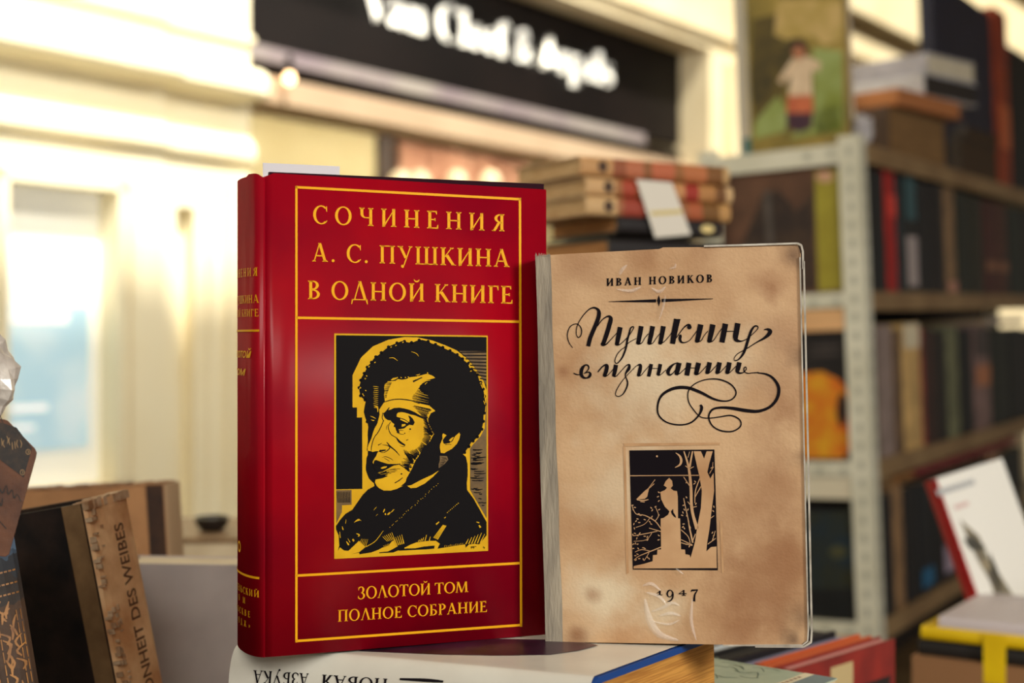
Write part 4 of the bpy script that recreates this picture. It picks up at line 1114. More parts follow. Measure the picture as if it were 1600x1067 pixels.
# slanting white book with a red edge
so, sn = P(1540, 962, 1.44), Vector((.16, -.96, .22)).normalized()
hs = lambda q, off=0: hit(q[0], q[1], so, sn) + sn * off
tl, tr_, bl = hs((1437, 758)), hs((1524, 731)), hs((1540, 964))
sx = (tr_ - tl); sz = (tl - bl); Wd, Hd = sx.length, sz.length
sx.normalize(); sz = (sz - sx * sz.dot(sx)).normalized(); sy = sz.cross(sx)
if sy.dot(sn) > 0: pass
ST = .028
SM = frame(bl - sn * ST / 2, sx, sy, sz)
lb = book('hardback_book', 'white picture book with a red spine edge leaning at a slant before the shelf', Wd + .012, ST, Hd, SM, mat('white_cover', (222, 220, 212), .4), CREAMP, spine=mat('red_spine', (190, 24, 36), .45), rnd=.003, base=bl)
mb = MB()
for q, mi in (([(1500, 812), (1530, 838), (1545, 872), (1580, 925), (1588, 950), (1570, 945), (1556, 935), (1545, 905), (1530, 880), (1515, 850)], 0), ([(1505, 842), (1520, 838), (1540, 855), (1530, 862), (1515, 858)], 1), ([(1546, 862), (1556, 884), (1566, 910), (1560, 930), (1548, 900)], 1), ([(1462, 766), (1520, 748), (1524, 756), (1466, 775)], 2), ([(1490, 790), (1512, 783), (1514, 789), (1492, 797)], 3)):
    mb.tris(q, lambda v: hs(v, .0004), mi)
mb.build('cover_picture', [mat('grey_brown_figure', (140, 128, 100), .6, (92, 84, 68), 90), mat('dark_figure', (70, 68, 58), .6), mat('grey_lettering', (168, 170, 172), .6), mat('pink_lettering', (208, 176, 172), .6)], lb, fix=False)

# ---- stack of old leather books
as_ = Vector((.86, .51, 0)).normalized(); ai = Vector((-as_.y, as_.x, 0)); zup = Vector((0, 0, 1))
PG2 = mat('warm_pages', (222, 192, 146), .85, (186, 146, 98), 1, stretch=(40, 40, 900))
PG3 = mat('orange_pages', (206, 150, 92), .85, (158, 104, 58), 1, stretch=(40, 40, 900))
def old(label, px, ymid, Z, T, H, stops, cov, pag, W=.125):
    O = P(px, ymid, Z) + ai * .005
    sp = bands('tooled_leather', stops, 0, .45, noise=.04)
    r = book('hardback_book', label, W, T, H, frame(O, ai, zup, as_), cov, pag, spine=sp, rnd=.005, group='stack of old books behind the standing ones')
    return r, frame(O, ai, zup, as_)
LC = mat('tan_leather', (196, 164, 120), .55, (168, 130, 88), 50)
DK = mat('dark_blossom', (70, 48, 36), .6)
st1 = [(0, (196, 150, 100)), (.22, (150, 86, 58)), (.30, (184, 110, 78)), (.42, (140, 92, 56)), (.47, (188, 104, 72)), (.62, (150, 100, 58)), (.68, (184, 112, 70)), (.84, (128, 86, 48)), (.96, (196, 160, 110))]
st2 = [(0, (206, 166, 118)), (.20, (160, 106, 66)), (.25, (170, 70, 50)), (.34, (176, 116, 72)), (.60, (196, 140, 92)), (.66, (162, 54, 44)), (.76, (180, 128, 78)), (.88, (116, 78, 46)), (.95, (206, 172, 126))]
st3 = [(0, (206, 170, 122)), (.22, (158, 100, 66)), (.26, (156, 66, 50)), (.40, (110, 62, 48)), (.6, (150, 96, 60)), (.70, (172, 92, 58)), (.80, (122, 84, 44)), (.92, (186, 142, 88))]
for lab, px, ym, Z, T, H, stp in (('tan leather book topmost of the old stack behind the standing books', 908, 257.5, 1.41, .0192, .188, st1), ('second tan leather book from the top of the old stack', 917, 289.5, 1.405, .0178, .185, st2), ('third tan leather book in the old stack, resting on two dark ones', 917, 320, 1.405, .0192, .182, st3)):
    r, M = old(lab, px, ym, Z, T, H, stp, LC, PG2)
    mb = MB()
    for a0 in range(6):
        mb.tris(dot(.026 + .0035 * math.cos(a0 * 1.047), .0035 * math.sin(a0 * 1.047), .0028, n=8), lambda q: M @ Vector((-.0053, q[1], q[0])))
    mb.build('tooled_flower', DK, r, fix=False)
blk_ = [(0, (30, 26, 28)), (.9, (36, 30, 30))]
r4, M4 = old('dark book fourth in the old stack, with a small gold disc on its spine', 966, 350, 1.425, .0185, .132, blk_, mat('black_leather', (28, 24, 26), .5), PG3)
mb = MB(); mb.tris(dot(.113, -.0005, .009, .0045), lambda q: M4 @ Vector((-.0055, q[1], q[0]))); mb.build('gold_disc', mat('pale_gold', (226, 204, 140), .4), r4, fix=False)
old('dark book lowest of the old stack behind the tan book', 952, 387, 1.42, .0205, .15, blk_, mat('black_leather_b', (26, 24, 28), .5), PG3)
mb = MB()
pO = P(917, 289, 1.405) - ai.cross(zup) * 0 ; pN = -ai
hp = lambda q, off: hit(q[0], q[1], pO, pN) + pN * off
mb.prism([hp(q, .004) for q in ((990, 281), (1046, 286), (1076, 367), (1020, 372))], pN * .0004)
sl_ = thing('paper_slip', 'white paper slip with a yellow line hanging over the old book stack', 'paper slip', hp((1030, 281), .004))
mb.build('slip', mat('slip_paper', (222, 216, 204), .7), sl_)
mb = MB(); mb.prism([hp(q, .0046) for q in ((1012, 331), (1060, 328), (1062, 334), (1014, 337))], pN * .0002); mb.build('yellow_line', mat('yellow_line', (208, 186, 104), .6), sl_)
# ================================================================== metal shelf unit full of books
RQ = Matrix.Rotation(math.radians(-2.3), 3, 'Y')
SO = P(1343, 215, 2.30)                    # top of the near corner post
dl0, dr0 = Vector((-.844, .536, 0)), Vector((.536, .844, 0))
dl, dr, du = RQ @ dl0, RQ @ dr0, RQ @ Vector((0, 0, 1))
SHM = frame(SO, dl, dr, du)                # local: x across the end, y along the front, z up
PXM = 2.30 / F
shelf = thing('metal_shelf', 'pale grey perforated metal shelf unit packed with books', 'shelf', (SO + dl * .15 + dr * .8) * 1 - Vector((0, 0, SO.z)))
STEEL = mat('grey_painted_steel', (228, 226, 208), .45, (212, 210, 190), 14)
HOLE = mat('bolt_hole', (182, 182, 166), .7)
BOARD = mat('shelf_board', (150, 122, 84), .6, (128, 100, 66), 12)  # brown puts the shade of the shelf's front side into the colour
DEPTH, LEN = .285, 1.9
zb = -SO.z / du.z + .02
for xx, yy, sx_, sy_ in ((0, 0, 1, 1), (DEPTH, 0, -1, 1), (0, LEN, 1, -1), (DEPTH, LEN, -1, -1)):
    mb = MB()
    ztop = .006
    mb.box(min(0, sx_ * .037) + xx, max(0, sx_ * .037) + xx, min(0, sy_ * .003) + yy, max(0, sy_ * .003) + yy, zb, ztop, SHM)
    mb.box(min(0, sx_ * .003) + xx, max(0, sx_ * .003) + xx, min(0, sy_ * .030) + yy, max(0, sy_ * .030) + yy, zb, ztop, SHM)
    for k in range(36):
        z = -.02 - k * .030
        mb.tris(dot(.0185, z, .0055, .0085, 8), lambda q: SHM @ Vector((xx + sx_ * q[0], yy - sy_ * .0004, q[1])), 1)
        mb.tris(dot(.0165, z, .0045, .0085, 8), lambda q: SHM @ Vector((xx - sx_ * .0004, yy + sy_ * q[0], q[1])), 1)
    mb.build('post', [STEEL, HOLE], shelf)
LEV = [-.008, -.250, -.527, -.790, -1.05]
for i, z in enumerate(LEV):
    mb = MB()
    mb.box(.003, DEPTH - .003, .004, LEN - .004, z - .004, z, SHM, 0)
    mb.box(.001, .004, .032, LEN - .032, z - .030, z + .002, SHM, 0)          # front lip
    mb.box(.038, DEPTH - .038, .001, .004, z - (.030 if i == 0 else .022), z + .002, SHM, 1)   # end lip
    for k in range(2): mb.tris(dot(.05 + k * .04, z - .013, .007, .007, 8), lambda q: SHM @ Vector((q[0], .0006, q[1])), 2)
    mb.build('shelf_board', [BOARD, STEEL, HOLE], shelf)
mb = MB(); mb.box(DEPTH - .006, DEPTH - .004, .032, LEN - .032, LEV[-1], LEV[0] - .004, SHM); mb.build('back_panel', mat('dark_back_panel', (44, 34, 28), .8), shelf)
PALEB = mat('pale_board', (236, 228, 204), .6, (222, 212, 188), 6)
PEACH = mat('raw_wood', (236, 188, 136), .7, (216, 166, 114), 6, stretch=(1, 1, 10))
for z in LEV[1:4]:
    mb = MB(); mb.box(.040, DEPTH - .040, .004, .014, z - .060, z - .024, SHM); mb.build('wood_strip', PALEB if z == LEV[2] else PEACH, shelf)

def b_of(px, level_y, a=.012):
    """distance along the shelf, a behind its front, at which photograph column px is met"""
    k = (px - 800 - (level_y - 215) * .040) / F
    return (k * (SO.y + dl0.y * a) - SO.x - dl0.x * a) / (dr0.x - dr0.y * k)
PGS = mat('shelf_pages', (176, 150, 112), .85)
cmats = {}
def spine_book(label, px0, px1, ymid, z, H, col, group, W=.16, back=.012, blob=None):
    b0, b1 = max(.034, b_of(px0, ymid, back)), b_of(px1, ymid, back)
    if b1 - b0 < .004: return
    T = max(.004, b1 - b0 - .0012)
    M = SHM @ frame(Vector((back, (b0 + b1) / 2, z + .0008)), Vector((1, 0, 0)), Vector((0, 1, 0)), Vector((0, 0, 1)))
    if col not in cmats:
        cmats[col] = mat('cloth_%d' % len(cmats), col, .6, tuple(int(v * .8) for v in col), 30)
    r = book('shelved_book', label, W, T, H, M, cmats[col], PGS, group=group, rnd=.003)
    if blob:
        mb = MB()
        for z0, z1, bc_ in blob:
            mb.box(-.0036, -.0030, -T * .42, T * .42, z0 * H, z1 * H, M)
            if bc_ not in cmats: cmats[bc_] = mat('label_%d' % len(cmats), bc_, .5)
            mb.build('spine_label', cmats[bc_], r); mb = MB()
    return r
G1, G2, G3 = 'books on the upper shelf', 'books on the middle shelf', 'books on the lower shelf'
rows = [
 (G1, LEV[1], 350, [
  (1356, 1383, .205, (24, 26, 30), 'black book first from the corner post on the upper shelf', None),
  (1383, 1400, .212, (176, 26, 24), 'bright red book on the upper shelf near the corner post', [(.62, .80, (214, 52, 40))]),
  (1401, 1411, .205, (28, 44, 50), 'dark slate book right beside the bright red one', None),
  (1412, 1432, .212, (34, 34, 36), 'black book with a white lower label and teal top on the upper shelf', [(.06, .48, (172, 160, 160)), (.62, .97, (44, 84, 92))]),
  (1433, 1453, .205, (28, 26, 30), 'black book left of the tan spine on the upper shelf, first of two', None),
  (1454, 1476, .208, (32, 26, 28), 'black brown book right against the tan spine on the upper shelf', None),
  (1477, 1493, .208, (150, 118, 84), 'slim tan book with a pale pink foot on the upper shelf', [(.02, .12, (190, 134, 112))]),
  (1494, 1516, .205, (38, 42, 34), 'dark green book right of the slim tan one', None),
  (1517, 1537, .203, (48, 46, 34), 'olive black book next to the maroon pair on the upper shelf', None),
  (1538, 1557, .200, (82, 38, 34), 'maroon book with a gold spot, left of the maroon pair', [(.26, .36, (140, 90, 58))]),
  (1558, 1575, .200, (88, 52, 42), 'brown maroon book with a gold spot, right of the maroon pair', [(.26, .36, (140, 90, 58))]),
  (1576, 1600, .198, (36, 44, 38), 'dark green book at the right edge of the upper shelf', None),
  (1601, 1640, .2, (40, 34, 30), 'dark brown book cut by the right edge of the photo, upper shelf', None)]),
 (G2, LEV[2], 600, [
  (1360, 1372, .20, (94, 76, 60), 'thin brown book first from the post on the middle shelf', None),
  (1373, 1396, .222, (158, 138, 132), 'mauve grey book near the post on the middle shelf', None),
  (1397, 1410, .212, (116, 88, 62), 'brown book between the mauve grey and the cream one', None),
  (1411, 1440, .224, (224, 184, 118), 'wide cream yellow book on the middle shelf', [(.80, .99, (226, 214, 184))]),
  (1441, 1443, .215, (150, 60, 40), 'very thin rust red booklet beside the cream yellow book', None),
  (1444, 1462, .212, (66, 38, 32), 'dark maroon book right of the cream yellow one', None),
  (1463, 1481, .208, (40, 34, 30), 'dark brown book left of the grey green spine', None),
  (1482, 1500, .214, (122, 124, 92), 'grey green book in the middle of the middle shelf', None),
  (1501, 1523, .208, (24, 24, 26), 'black book right of the grey green one', None),
  (1524, 1550, .212, (146, 116, 112), 'mauve book with an orange figure and black top on the middle shelf', [(.70, .98, (62, 48, 44)), (.42, .62, (180, 112, 70))]),
  (1551, 1580, .205, (34, 38, 32), 'green black book right of the mauve one', None),
  (1581, 1602, .205, (28, 28, 28), 'black book at the right edge of the middle shelf', None),
  (1603, 1640, .2, (40, 34, 34), 'dark book cut by the right edge of the photo, middle shelf', None)]),
 (G3, LEV[3], 850, [
  (1372, 1396, .20, (30, 26, 28), 'black book first from the post on the lower shelf', None),
  (1397, 1412, .212, (158, 122, 84), 'slim tan book near the post on the lower shelf', None),
  (1413, 1435, .20, (26, 24, 28), 'black book between the slim tan one and the blue marked one', None),
  (1436, 1458, .20, (26, 28, 34), 'black book with a small blue label on the lower shelf', [(.06, .22, (20, 98, 142))]),
  (1459, 1472, .20, (24, 24, 28), 'narrow black book right of the blue marked one', None),
  (1473, 1492, .20, (30, 26, 32), 'black book with a lilac label behind the slanting white book', [(.08, .34, (176, 160, 182))]),
  (1493, 1520, .20, (28, 24, 26), 'black book mostly hidden by the slanting white book', None),
  (1521, 1550, .20, (40, 30, 30), 'dark brown book above the slanting white book', None),
  (1551, 1571, .212, (142, 106, 78), 'tan book right of the slanting white book', None),
  (1572, 1604, .20, (32, 34, 28), 'dark book at the right edge of the lower shelf', None)])]
for grp, z, ym, lst in rows:
    for px0, px1, H, col, lab, blob in lst:
        spine_book(lab, px0, px1, ym, z, H, col, grp, blob=blob)
def lying(label, px0, px1, ymid, z, T, col, pag, W=.16, back=.01, name='hardback_book', dz=0):
    b0, b1 = b_of(px0, ymid), b_of(px1, ymid)
    M = SHM @ frame(Vector((back, b0, z + T / 2 + .0005 + dz)), Vector((1, 0, 0)), Vector((0, 0, -1)), Vector((0, 1, 0)))
    c = mat('lying_cover', col, .5, tuple(int(v * .85) for v in col), 25)
    return book(name, label, W, T, b1 - b0, M, c, pag, rnd=.004)
lying('pale folded papers lying on top of the middle row of books', 1545, 1600, 500, LEV[2] + .215, .014, (196, 182, 172), PGS, name='paper_bundle')
lying('dull red book lying across the top of the lower row', 1425, 1590, 730, LEV[3] + .2135, .013, (142, 40, 48), PGS)
lying('orange tan book lying flat above the slim tan one on the lower shelf', 1394, 1424, 740, LEV[3] + .2135, .012, (172, 116, 58), PGS)
# books shown cover-on through the end of the shelf
def end_book(label, px0, px1, py0, py1, y, z, W, H, x0, col, pics, name='shelved_book', T=.016):
    M = SHM @ frame(Vector((x0 + W, y + T / 2, z + .0008)), Vector((-1, 0, 0)), Vector((0, -1, 0)), Vector((0, 0, 1)))
    r = book(name, label, W, T, H, M, mat('end_cover', col, .45, tuple(int(v * .75) for v in col), 18), PGS, rnd=.002, group='books facing out at the end of the shelf')
    O, N = SHM @ Vector((0, y, 0)), -dr
    for k, (nm, cols, polys) in enumerate(pics):
        mb = MB()
        for p in polys: mb.tris(p, lambda q: hit(q[0], q[1], O, N) + N * (.0006 + .0004 * k))
        mb.build(nm, mat(nm, cols[0], .5, cols[1], cols[2]), r, fix=False)
    return r
end_book('dark brown picture book with a yellow green edge at the end of the upper shelf', 0, 0, 0, 0, .014, LEV[1], .232, .212, .022, (112, 78, 58),
         [('cover_picture', ((44, 32, 30), (74, 54, 40), 22), [[(1172, 450), (1150, 400), (1178, 340), (1190, 305), (1215, 296), (1245, 330), (1272, 300), (1274, 452)]]),
          ('cover_band', ((168, 158, 52), (150, 138, 40), 20), [[(1273, 268), (1312, 264), (1320, 452), (1279, 455)]]),
          ('cover_spot', ((214, 170, 140), (200, 150, 120), 30), [dot(1289, 276, 14, 9)]),
          ('cover_grey', ((96, 88, 82), (70, 62, 58), 30), [[(1194, 300), (1204, 298), (1210, 380), (1199, 380)]])])
end_book('black book with a large yellow flower on its cover at the shelf end', 0, 0, 0, 0, .014, LEV[2], .185, .218, .024, (34, 30, 32),
         [('flower_picture', ((226, 164, 34), (214, 98, 18), 30), [[(1200, 590), (1262, 582), (1285, 580), (1310, 592), (1322, 604), (1330, 640), (1330, 700), (1318, 716), (1200, 716)]]),
          ('flower_dark', ((60, 34, 22), (30, 22, 20), 60), [dot(1316, 640, 9, 26)]),
          ('title_lines', ((70, 62, 60), (50, 44, 44), 80), [[(1268, 538), (1312, 536), (1312, 544), (1268, 546)], [(1266, 550), (1316, 548), (1316, 556), (1266, 558)]])])
end_book('dark painting book with dim blue and green at the lower shelf end', 0, 0, 0, 0, .014, LEV[3], .18, .155, .024, (26, 30, 34),
         [('cover_picture', ((24, 44, 58), (44, 46, 30), 16), [[(1240, 800), (1334, 796), (1338, 918), (1240, 922)]]),
          ('cover_light', ((98, 92, 60), (60, 66, 44), 30), [dot(1310, 862, 14, 10)])])
# ---- on top of the shelf
PICB = mat('art_book_cover', (112, 100, 46), .45, (176, 152, 76), 16, lo=.3, hi=.7)
ob = SHM @ Vector((.022, .03, LEV[0] + .001))
pw = .170
def art_book():
    H = .30
    M = SHM @ frame(Vector((.026 + pw, .030, LEV[0] + .0025)), Vector((-1, 0, 0)), Vector((0, -1, 0)), Vector((0, 0, 1)))
    r = book('art_book', 'tall art book with a garden picture cover standing on the shelf top', pw, .018, H, M, PICB, PGS, rnd=.002)
    O, N = SHM @ Vector((0, .021, 0)), -dr
    pics = [('garden_dark', ((56, 50, 28), (104, 88, 38), 26), [[(1176, 30), (1225, 20), (1222, 70), (1240, 60), (1262, 75), (1262, 110), (1225, 140), (1215, 190), (1180, 215), (1172, 120)]]),
            ('garden_light', ((214, 184, 124), (176, 152, 76), 22), [[(1215, 0), (1316, 0), (1318, 60), (1290, 70), (1270, 55), (1230, 62), (1210, 55)]]),
            ('garden_green', ((132, 144, 60), (160, 176, 110), 20), [[(1180, 190), (1215, 150), (1232, 170), (1228, 205), (1178, 218)], [(1270, 75), (1316, 80), (1318, 200), (1275, 212), (1272, 140)], [(1262, 180), (1310, 160), (1316, 205), (1235, 216)]]),
            ('blouse', ((232, 208, 178), (214, 186, 152), 60), [[(1238, 92), (1262, 88), (1284, 98), (1280, 112), (1268, 110), (1270, 152), (1232, 154), (1236, 118), (1222, 132), (1216, 126)]]),
            ('skirt', ((216, 120, 78), (190, 96, 66), 60), [[(1232, 150), (1270, 149), (1271, 180), (1229, 180)]]),
            ('skirt_hem', ((62, 40, 62), (80, 44, 54), 60), [[(1229, 177), (1271, 177), (1268, 200), (1250, 207), (1232, 200)]]),
            ('face', ((190, 126, 92), (176, 112, 80), 60), [dot(1249, 80, 10, 13)]),
            ('hair', ((62, 40, 30), (48, 32, 26), 60), [[(1236, 76), (1240, 64), (1252, 60), (1262, 68), (1264, 80), (1256, 76), (1248, 70), (1240, 78)]])]
    for k, (nm, cols, polys) in enumerate(pics):
        mb = MB()
        for p in polys: mb.tris(p, lambda q: hit(q[0], q[1], O, N) + N * (.0004 + .0004 * k))
        mb.build('cover_' + nm, mat(nm, cols[0], .5, cols[1], cols[2]), r, fix=False)
art_book()
M = SHM @ frame(Vector((.026 + pw + .036, .064, LEV[0] + .0025)), Vector((-1, 0, 0)), Vector((0, -1, 0)), Vector((0, 0, 1)))
wr = book('tall_book', 'tall white book with a teal foot label standing behind the art book', .20, .02, .31, M, mat('white_back', (214, 208, 196), .5), PGS, rnd=.002)
mb = MB(); mb.box(.008, .034, .0101, .0106, .002, .034, M); mb.build('foot_label', mat('teal_label', (28, 120, 132), .5), wr)
# piles on the shelf top, spines to the front
def pile(label, px0, px1, z, T, col, pag, W=.17, back=.012, name='hardback_book', x=None, group='piles on top of the shelf'):
    r = lying(label, px0, px1, 140, z, T, col, pag, W, back, name)
    r['group'] = group
    return r
BRP = mat('brown_pages', (142, 108, 66), .85, (104, 76, 44), 1, stretch=(20, 20, 600))
DKP = mat('dim_brown_pages', (78, 58, 38), .85, (56, 42, 30), 1, stretch=(20, 20, 600))
WHP = mat('white_block', (214, 206, 186), .85, (196, 186, 164), 1, stretch=(20, 20, 600))
z0 = LEV[0]
def block2(label, pxc, pxl, pxr, z, T, cov, pag, a, ang=45):
    """book lying askew on the shelf top, one corner towards the viewer, spine on the left face"""
    ca_, sa_ = math.cos(math.radians(ang)), math.sin(math.radians(ang))
    b = b_of(pxc, 130, a)
    c = SO + dl0 * a + dr0 * b
    R0, L0 = Vector((ca_, sa_, 0)), Vector((-sa_, ca_, 0))
    def reach(px, d):
        k = (px - 800 - (130 - 215) * .04) / F
        return (k * c.y - c.x) / (d.x - k * d.y)
    wr_, wl_ = reach(pxr, R0), reach(pxl, L0)
    M = SHM @ (frame(SO, dl0, dr0, Vector((0, 0, 1))).inverted() @ frame(Vector((c.x, c.y, SO.z + z + T / 2 + .0005)), R0, Vector((0, 0, 1)), -L0))
    M = M @ Matrix.Translation((0, 0, -wl_))
    return book('hardback_book', label, wr_, T, wl_, M, mat('pile_cover', cov, .55, tuple(int(v * .85) for v in cov), 20), pag, rnd=.004, group='piles on top of the shelf', oh=.002)
block2('thick brown paged book lowest in the near pile on the shelf top', 1388, 1336, 1476, z0, .096, (70, 48, 34), BRP, .035, 52)
block2('brown paged book lowest in the far pile on the shelf top', 1500, 1482, 1558, z0, .088, (50, 38, 30), DKP, .035, 56)
block2('orange brown covered book second in the near pile on the shelf top', 1404, 1332, 1502, z0 + .097, .031, (186, 120, 70), mat('orange_block', (176, 112, 66), .8), .020, 50)
block2('dark topmost book of the far pile on the shelf top', 1512, 1490, 1560, z0 + .089, .034, (40, 30, 28), DKP, .045, 56)
block2('white and black book in the near pile on the shelf top', 1446, 1328, 1528, z0 + .129, .042, (206, 206, 214), mat('dark_ends', (44, 38, 36), .8), .010, 47)
block2('lilac white book topmost in the near pile on the shelf top', 1452, 1322, 1526, z0 + .172, .040, (190, 188, 200), WHP, .008, 46)
mb = MB()
cl = SHM @ Vector((.016, .062, z0 + .0005))
n1, n2 = 10, 14
def clp(i, j):
    a, b = math.pi * i / n1, 2 * math.pi * j / n2
    d = Vector((math.sin(a) * math.cos(b), math.sin(a) * math.sin(b), math.cos(a)))
    rr = 1 + .35 * mnoise.noise(d * 2 + Vector((3, 1, 2)))
    return cl + Vector((d.x * .017 * rr, d.y * .017 * rr, (d.z + 1) * .026 * rr))
for i in range(n1):
    for j in range(n2):
        mb.poly([clp(i, j), clp(i + 1, j), clp(i + 1, j + 1), clp(i, j + 1)] if 0 < i < n1 - 1 else ([clp(0, j), clp(1, j), clp(1, j + 1)] if i == 0 else [clp(i, j), clp(n1, j), clp(i, j + 1)]))
o = mb.build('paper_ball', mat('crumpled_paper', (206, 202, 204), .7, (170, 166, 172), 60), smooth=True)
tag(o, 'crumpled white paper lump on the shelf top corner before the near pile', 'paper')
# standing at the far right of the top
spine_book('tall navy blue book standing behind the piles on the shelf top', 1462, 1556, 80, z0, .50, (34, 36, 62), 'tall books on the shelf top', back=.16, W=.03)
spine_book('tall orange red book right of the navy one on the shelf top', 1559, 1578, 80, z0, .52, (178, 72, 34), 'tall books on the shelf top', back=.15, W=.03, blob=[(.30, .52, (214, 108, 56)), (.70, .98, (150, 52, 34))])
spine_book('black book with a green top at the right end of the shelf top', 1579, 1640, 100, z0, .44, (20, 20, 24), 'tall books on the shelf top', back=.15, W=.03)
# ================================================================== the arcade facade behind
FP = Vector((-410 / F * 4.5, 4.5, 0)); FD = Vector((.585, .811, 0)).normalized(); FN = Vector((FD.y, -FD.x, 0))
W_ = lambda t, n, z: FP + FD * t + FN * n + Vector((0, 0, CZ + z))
def ft(px, n=0):
    """facade coordinate at which photograph column px meets the plane n in front of the wall"""
    D = Vector(((px - 800) / F, 1, 0))
    s = (FP + FN * n).dot(FN) / D.dot(FN)
    return (D * s - FP).dot(FD)
fh = lambda px, py, n: hit(px, py, W_(0, n, 0), FN)
CREAM = mat('cream_plaster', (249, 239, 208), .75, (246, 234, 200), 3)
CREAM2 = mat('cream_shaded', (232, 216, 180), .7, (222, 204, 166), 3)  # darker cream, shade of parts out of the sun put into colour
def extrude(prof, t0, t1, noff=0, mb=None):
    mb = mb or MB()
    for (n0, z0), (n1, z1) in zip(prof, prof[1:]):
        mb.poly([W_(t0, n0 + noff, z0), W_(t1, n0 + noff, z0), W_(t1, n1 + noff, z1), W_(t0, n1 + noff, z1)])
    for t in (t0, t1):
        bk = -.45
        mb.tris([(n + noff, z) for n, z in prof] + [(bk, prof[-1][1]), (bk, prof[0][1])], lambda q: W_(t, q[0], q[1]))
    return mb
PROF = [(.0, 2.6), (.0, .968), (.022, .962), (.026, .945), (.0, .938), (.0, .862), (.012, .858), (.045, .853), (.075, .838), (.086, .815), (.086, .775), (.078, .764), (.063, .759), (.0, .752), (0, .64), (.012, .632), (.03, .605), (.03, .575), (.026, .565), (0, .560)]
tA = ft(258, .035)
struct(extrude(PROF, -3.2, tA, .035).build('wall_left', CREAM), 'cream stone cornice and frieze of the shop front')
struct(extrude(PROF, tA, 0).build('wall_corner', CREAM), 'end of the cream cornice beside the black shop sign')
# lower wall of the front block with its window, and the slimmer pilaster with a sunk panel
nA = .035
w0, w1 = ft(6, nA), ft(178, nA)
zt_, zb_ = .425, -.40
mb = MB()
for t0, t1, z0, z1 in ((-3.2, w0, -1.15, .56), (w1, tA, -1.15, .56), (w0, w1, zt_, .56), (w0, w1, -1.15, zb_)):
    mb.prism([W_(t0, nA, z0), W_(t1, nA, z0), W_(t1, -.45, z0), W_(t0, -.45, z0)], (0, 0, z1 - z0))
struct(mb.build('wall_front', CREAM), 'cream stone wall round the shop window')
mb = MB()
for t0, t1, z0, z1, n in ((tA, ft(275), -1.15, .56, 0), (ft(304), 0, -1.15, .56, 0), (ft(275), ft(304), .405, .56, 0), (ft(275), ft(304), -1.15, .405, -.05)):
    mb.prism([W_(t0, n, z0), W_(t1, n, z0), W_(t1, -.45, z0), W_(t0, -.45, z0)], (0, 0, z1 - z0))
for pa, pb, n in ((322, 330, .012), (352, 362, .018), (372, 392, .03)):
    mb.prism([W_(ft(pa), n, -1.15), W_(ft(pb), n, -1.15), W_(ft(pb), 0, -1.15), W_(ft(pa), 0, -1.15)], (0, 0, 1.66))
struct(mb.build('wall_pilaster', CREAM), 'cream fluted pilaster beside the shop window')
mb = MB()
for t0, t1, n0, n1 in ((w0 - .03, w0, nA, nA + .025), (w1, w1 + .03, nA, nA + .025), (w1 + .05, w1 + .075, nA, nA + .015)):
    mb.prism([W_(t0, n0, zb_), W_(t1, n0, zb_), W_(t1, n1, zb_), W_(t0, n1, zb_)], (0, 0, zt_ - zb_ + .03))
mb.prism([W_(w0 - .03, nA, zt_), W_(w1 + .03, nA, zt_), W_(w1 + .03, nA + .025, zt_), W_(w0 - .03, nA + .025, zt_)], (0, 0, .03))
struct(mb.build('trim_1', CREAM), 'moulded cream frame of the shop window')
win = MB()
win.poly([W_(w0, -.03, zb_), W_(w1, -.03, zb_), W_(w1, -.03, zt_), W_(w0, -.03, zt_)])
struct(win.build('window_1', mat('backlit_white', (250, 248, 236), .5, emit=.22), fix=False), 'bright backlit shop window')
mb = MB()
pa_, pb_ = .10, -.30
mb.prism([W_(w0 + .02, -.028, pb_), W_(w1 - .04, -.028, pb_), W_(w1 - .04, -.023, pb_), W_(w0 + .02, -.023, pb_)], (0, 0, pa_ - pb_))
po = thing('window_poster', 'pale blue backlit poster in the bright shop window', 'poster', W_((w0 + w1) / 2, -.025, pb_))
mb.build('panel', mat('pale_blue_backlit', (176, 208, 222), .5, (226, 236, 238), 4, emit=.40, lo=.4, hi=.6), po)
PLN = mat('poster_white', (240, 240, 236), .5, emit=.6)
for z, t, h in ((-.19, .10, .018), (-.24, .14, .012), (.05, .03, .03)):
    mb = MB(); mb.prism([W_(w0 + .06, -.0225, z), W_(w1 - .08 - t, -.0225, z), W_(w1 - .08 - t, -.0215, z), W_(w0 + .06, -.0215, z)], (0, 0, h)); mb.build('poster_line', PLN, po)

# ---- black shop sign in its recess
nS = -.17
s0, s1 = -.05, ft(1062, nS)
zs0, zs1 = .94, 1.44
SIGN = mat('black_sign_panel', (16, 12, 12), .5, (24, 18, 17), 2, spec=.12)
sign = thing('shop_sign', 'long black shop sign with glowing white lettering over the display window', 'sign', W_(1.4, nS, zs0))
mb = MB(); mb.prism([W_(s0, nS, .985), W_(s1, nS, .985), W_(s1, nS - .05, .985), W_(s0, nS - .05, .985)], (0, 0, zs1 - .985)); mb.build('panel', SIGN, sign)
mb = MB(); mb.prism([W_(s0, nS + .03, .938), W_(ft(1000, nS), nS + .03, .938), W_(ft(1000, nS), nS - .05, .938), W_(s0, nS - .05, .938)], (0, 0, .05)); mb.build('metal_strip', mat('satin_strip', (150, 142, 136), .4, (120, 106, 114), 3), sign)
mb = MB(); mb.prism([W_(s0, nS + .005, .90), W_(s1, nS + .005, .90), W_(s1, nS - .05, .90), W_(s0, nS - .05, .90)], (0, 0, .04)); mb.build('lower_edge', mat('sign_lower_edge', (18, 12, 10), .6, spec=.1), sign)
tr, x0, x1 = font_tris('𝐕𝐚𝐧 𝐂𝐥𝐞𝐞𝐟 & 𝐀𝐫𝐩𝐞𝐥𝐬', -.026, 0)
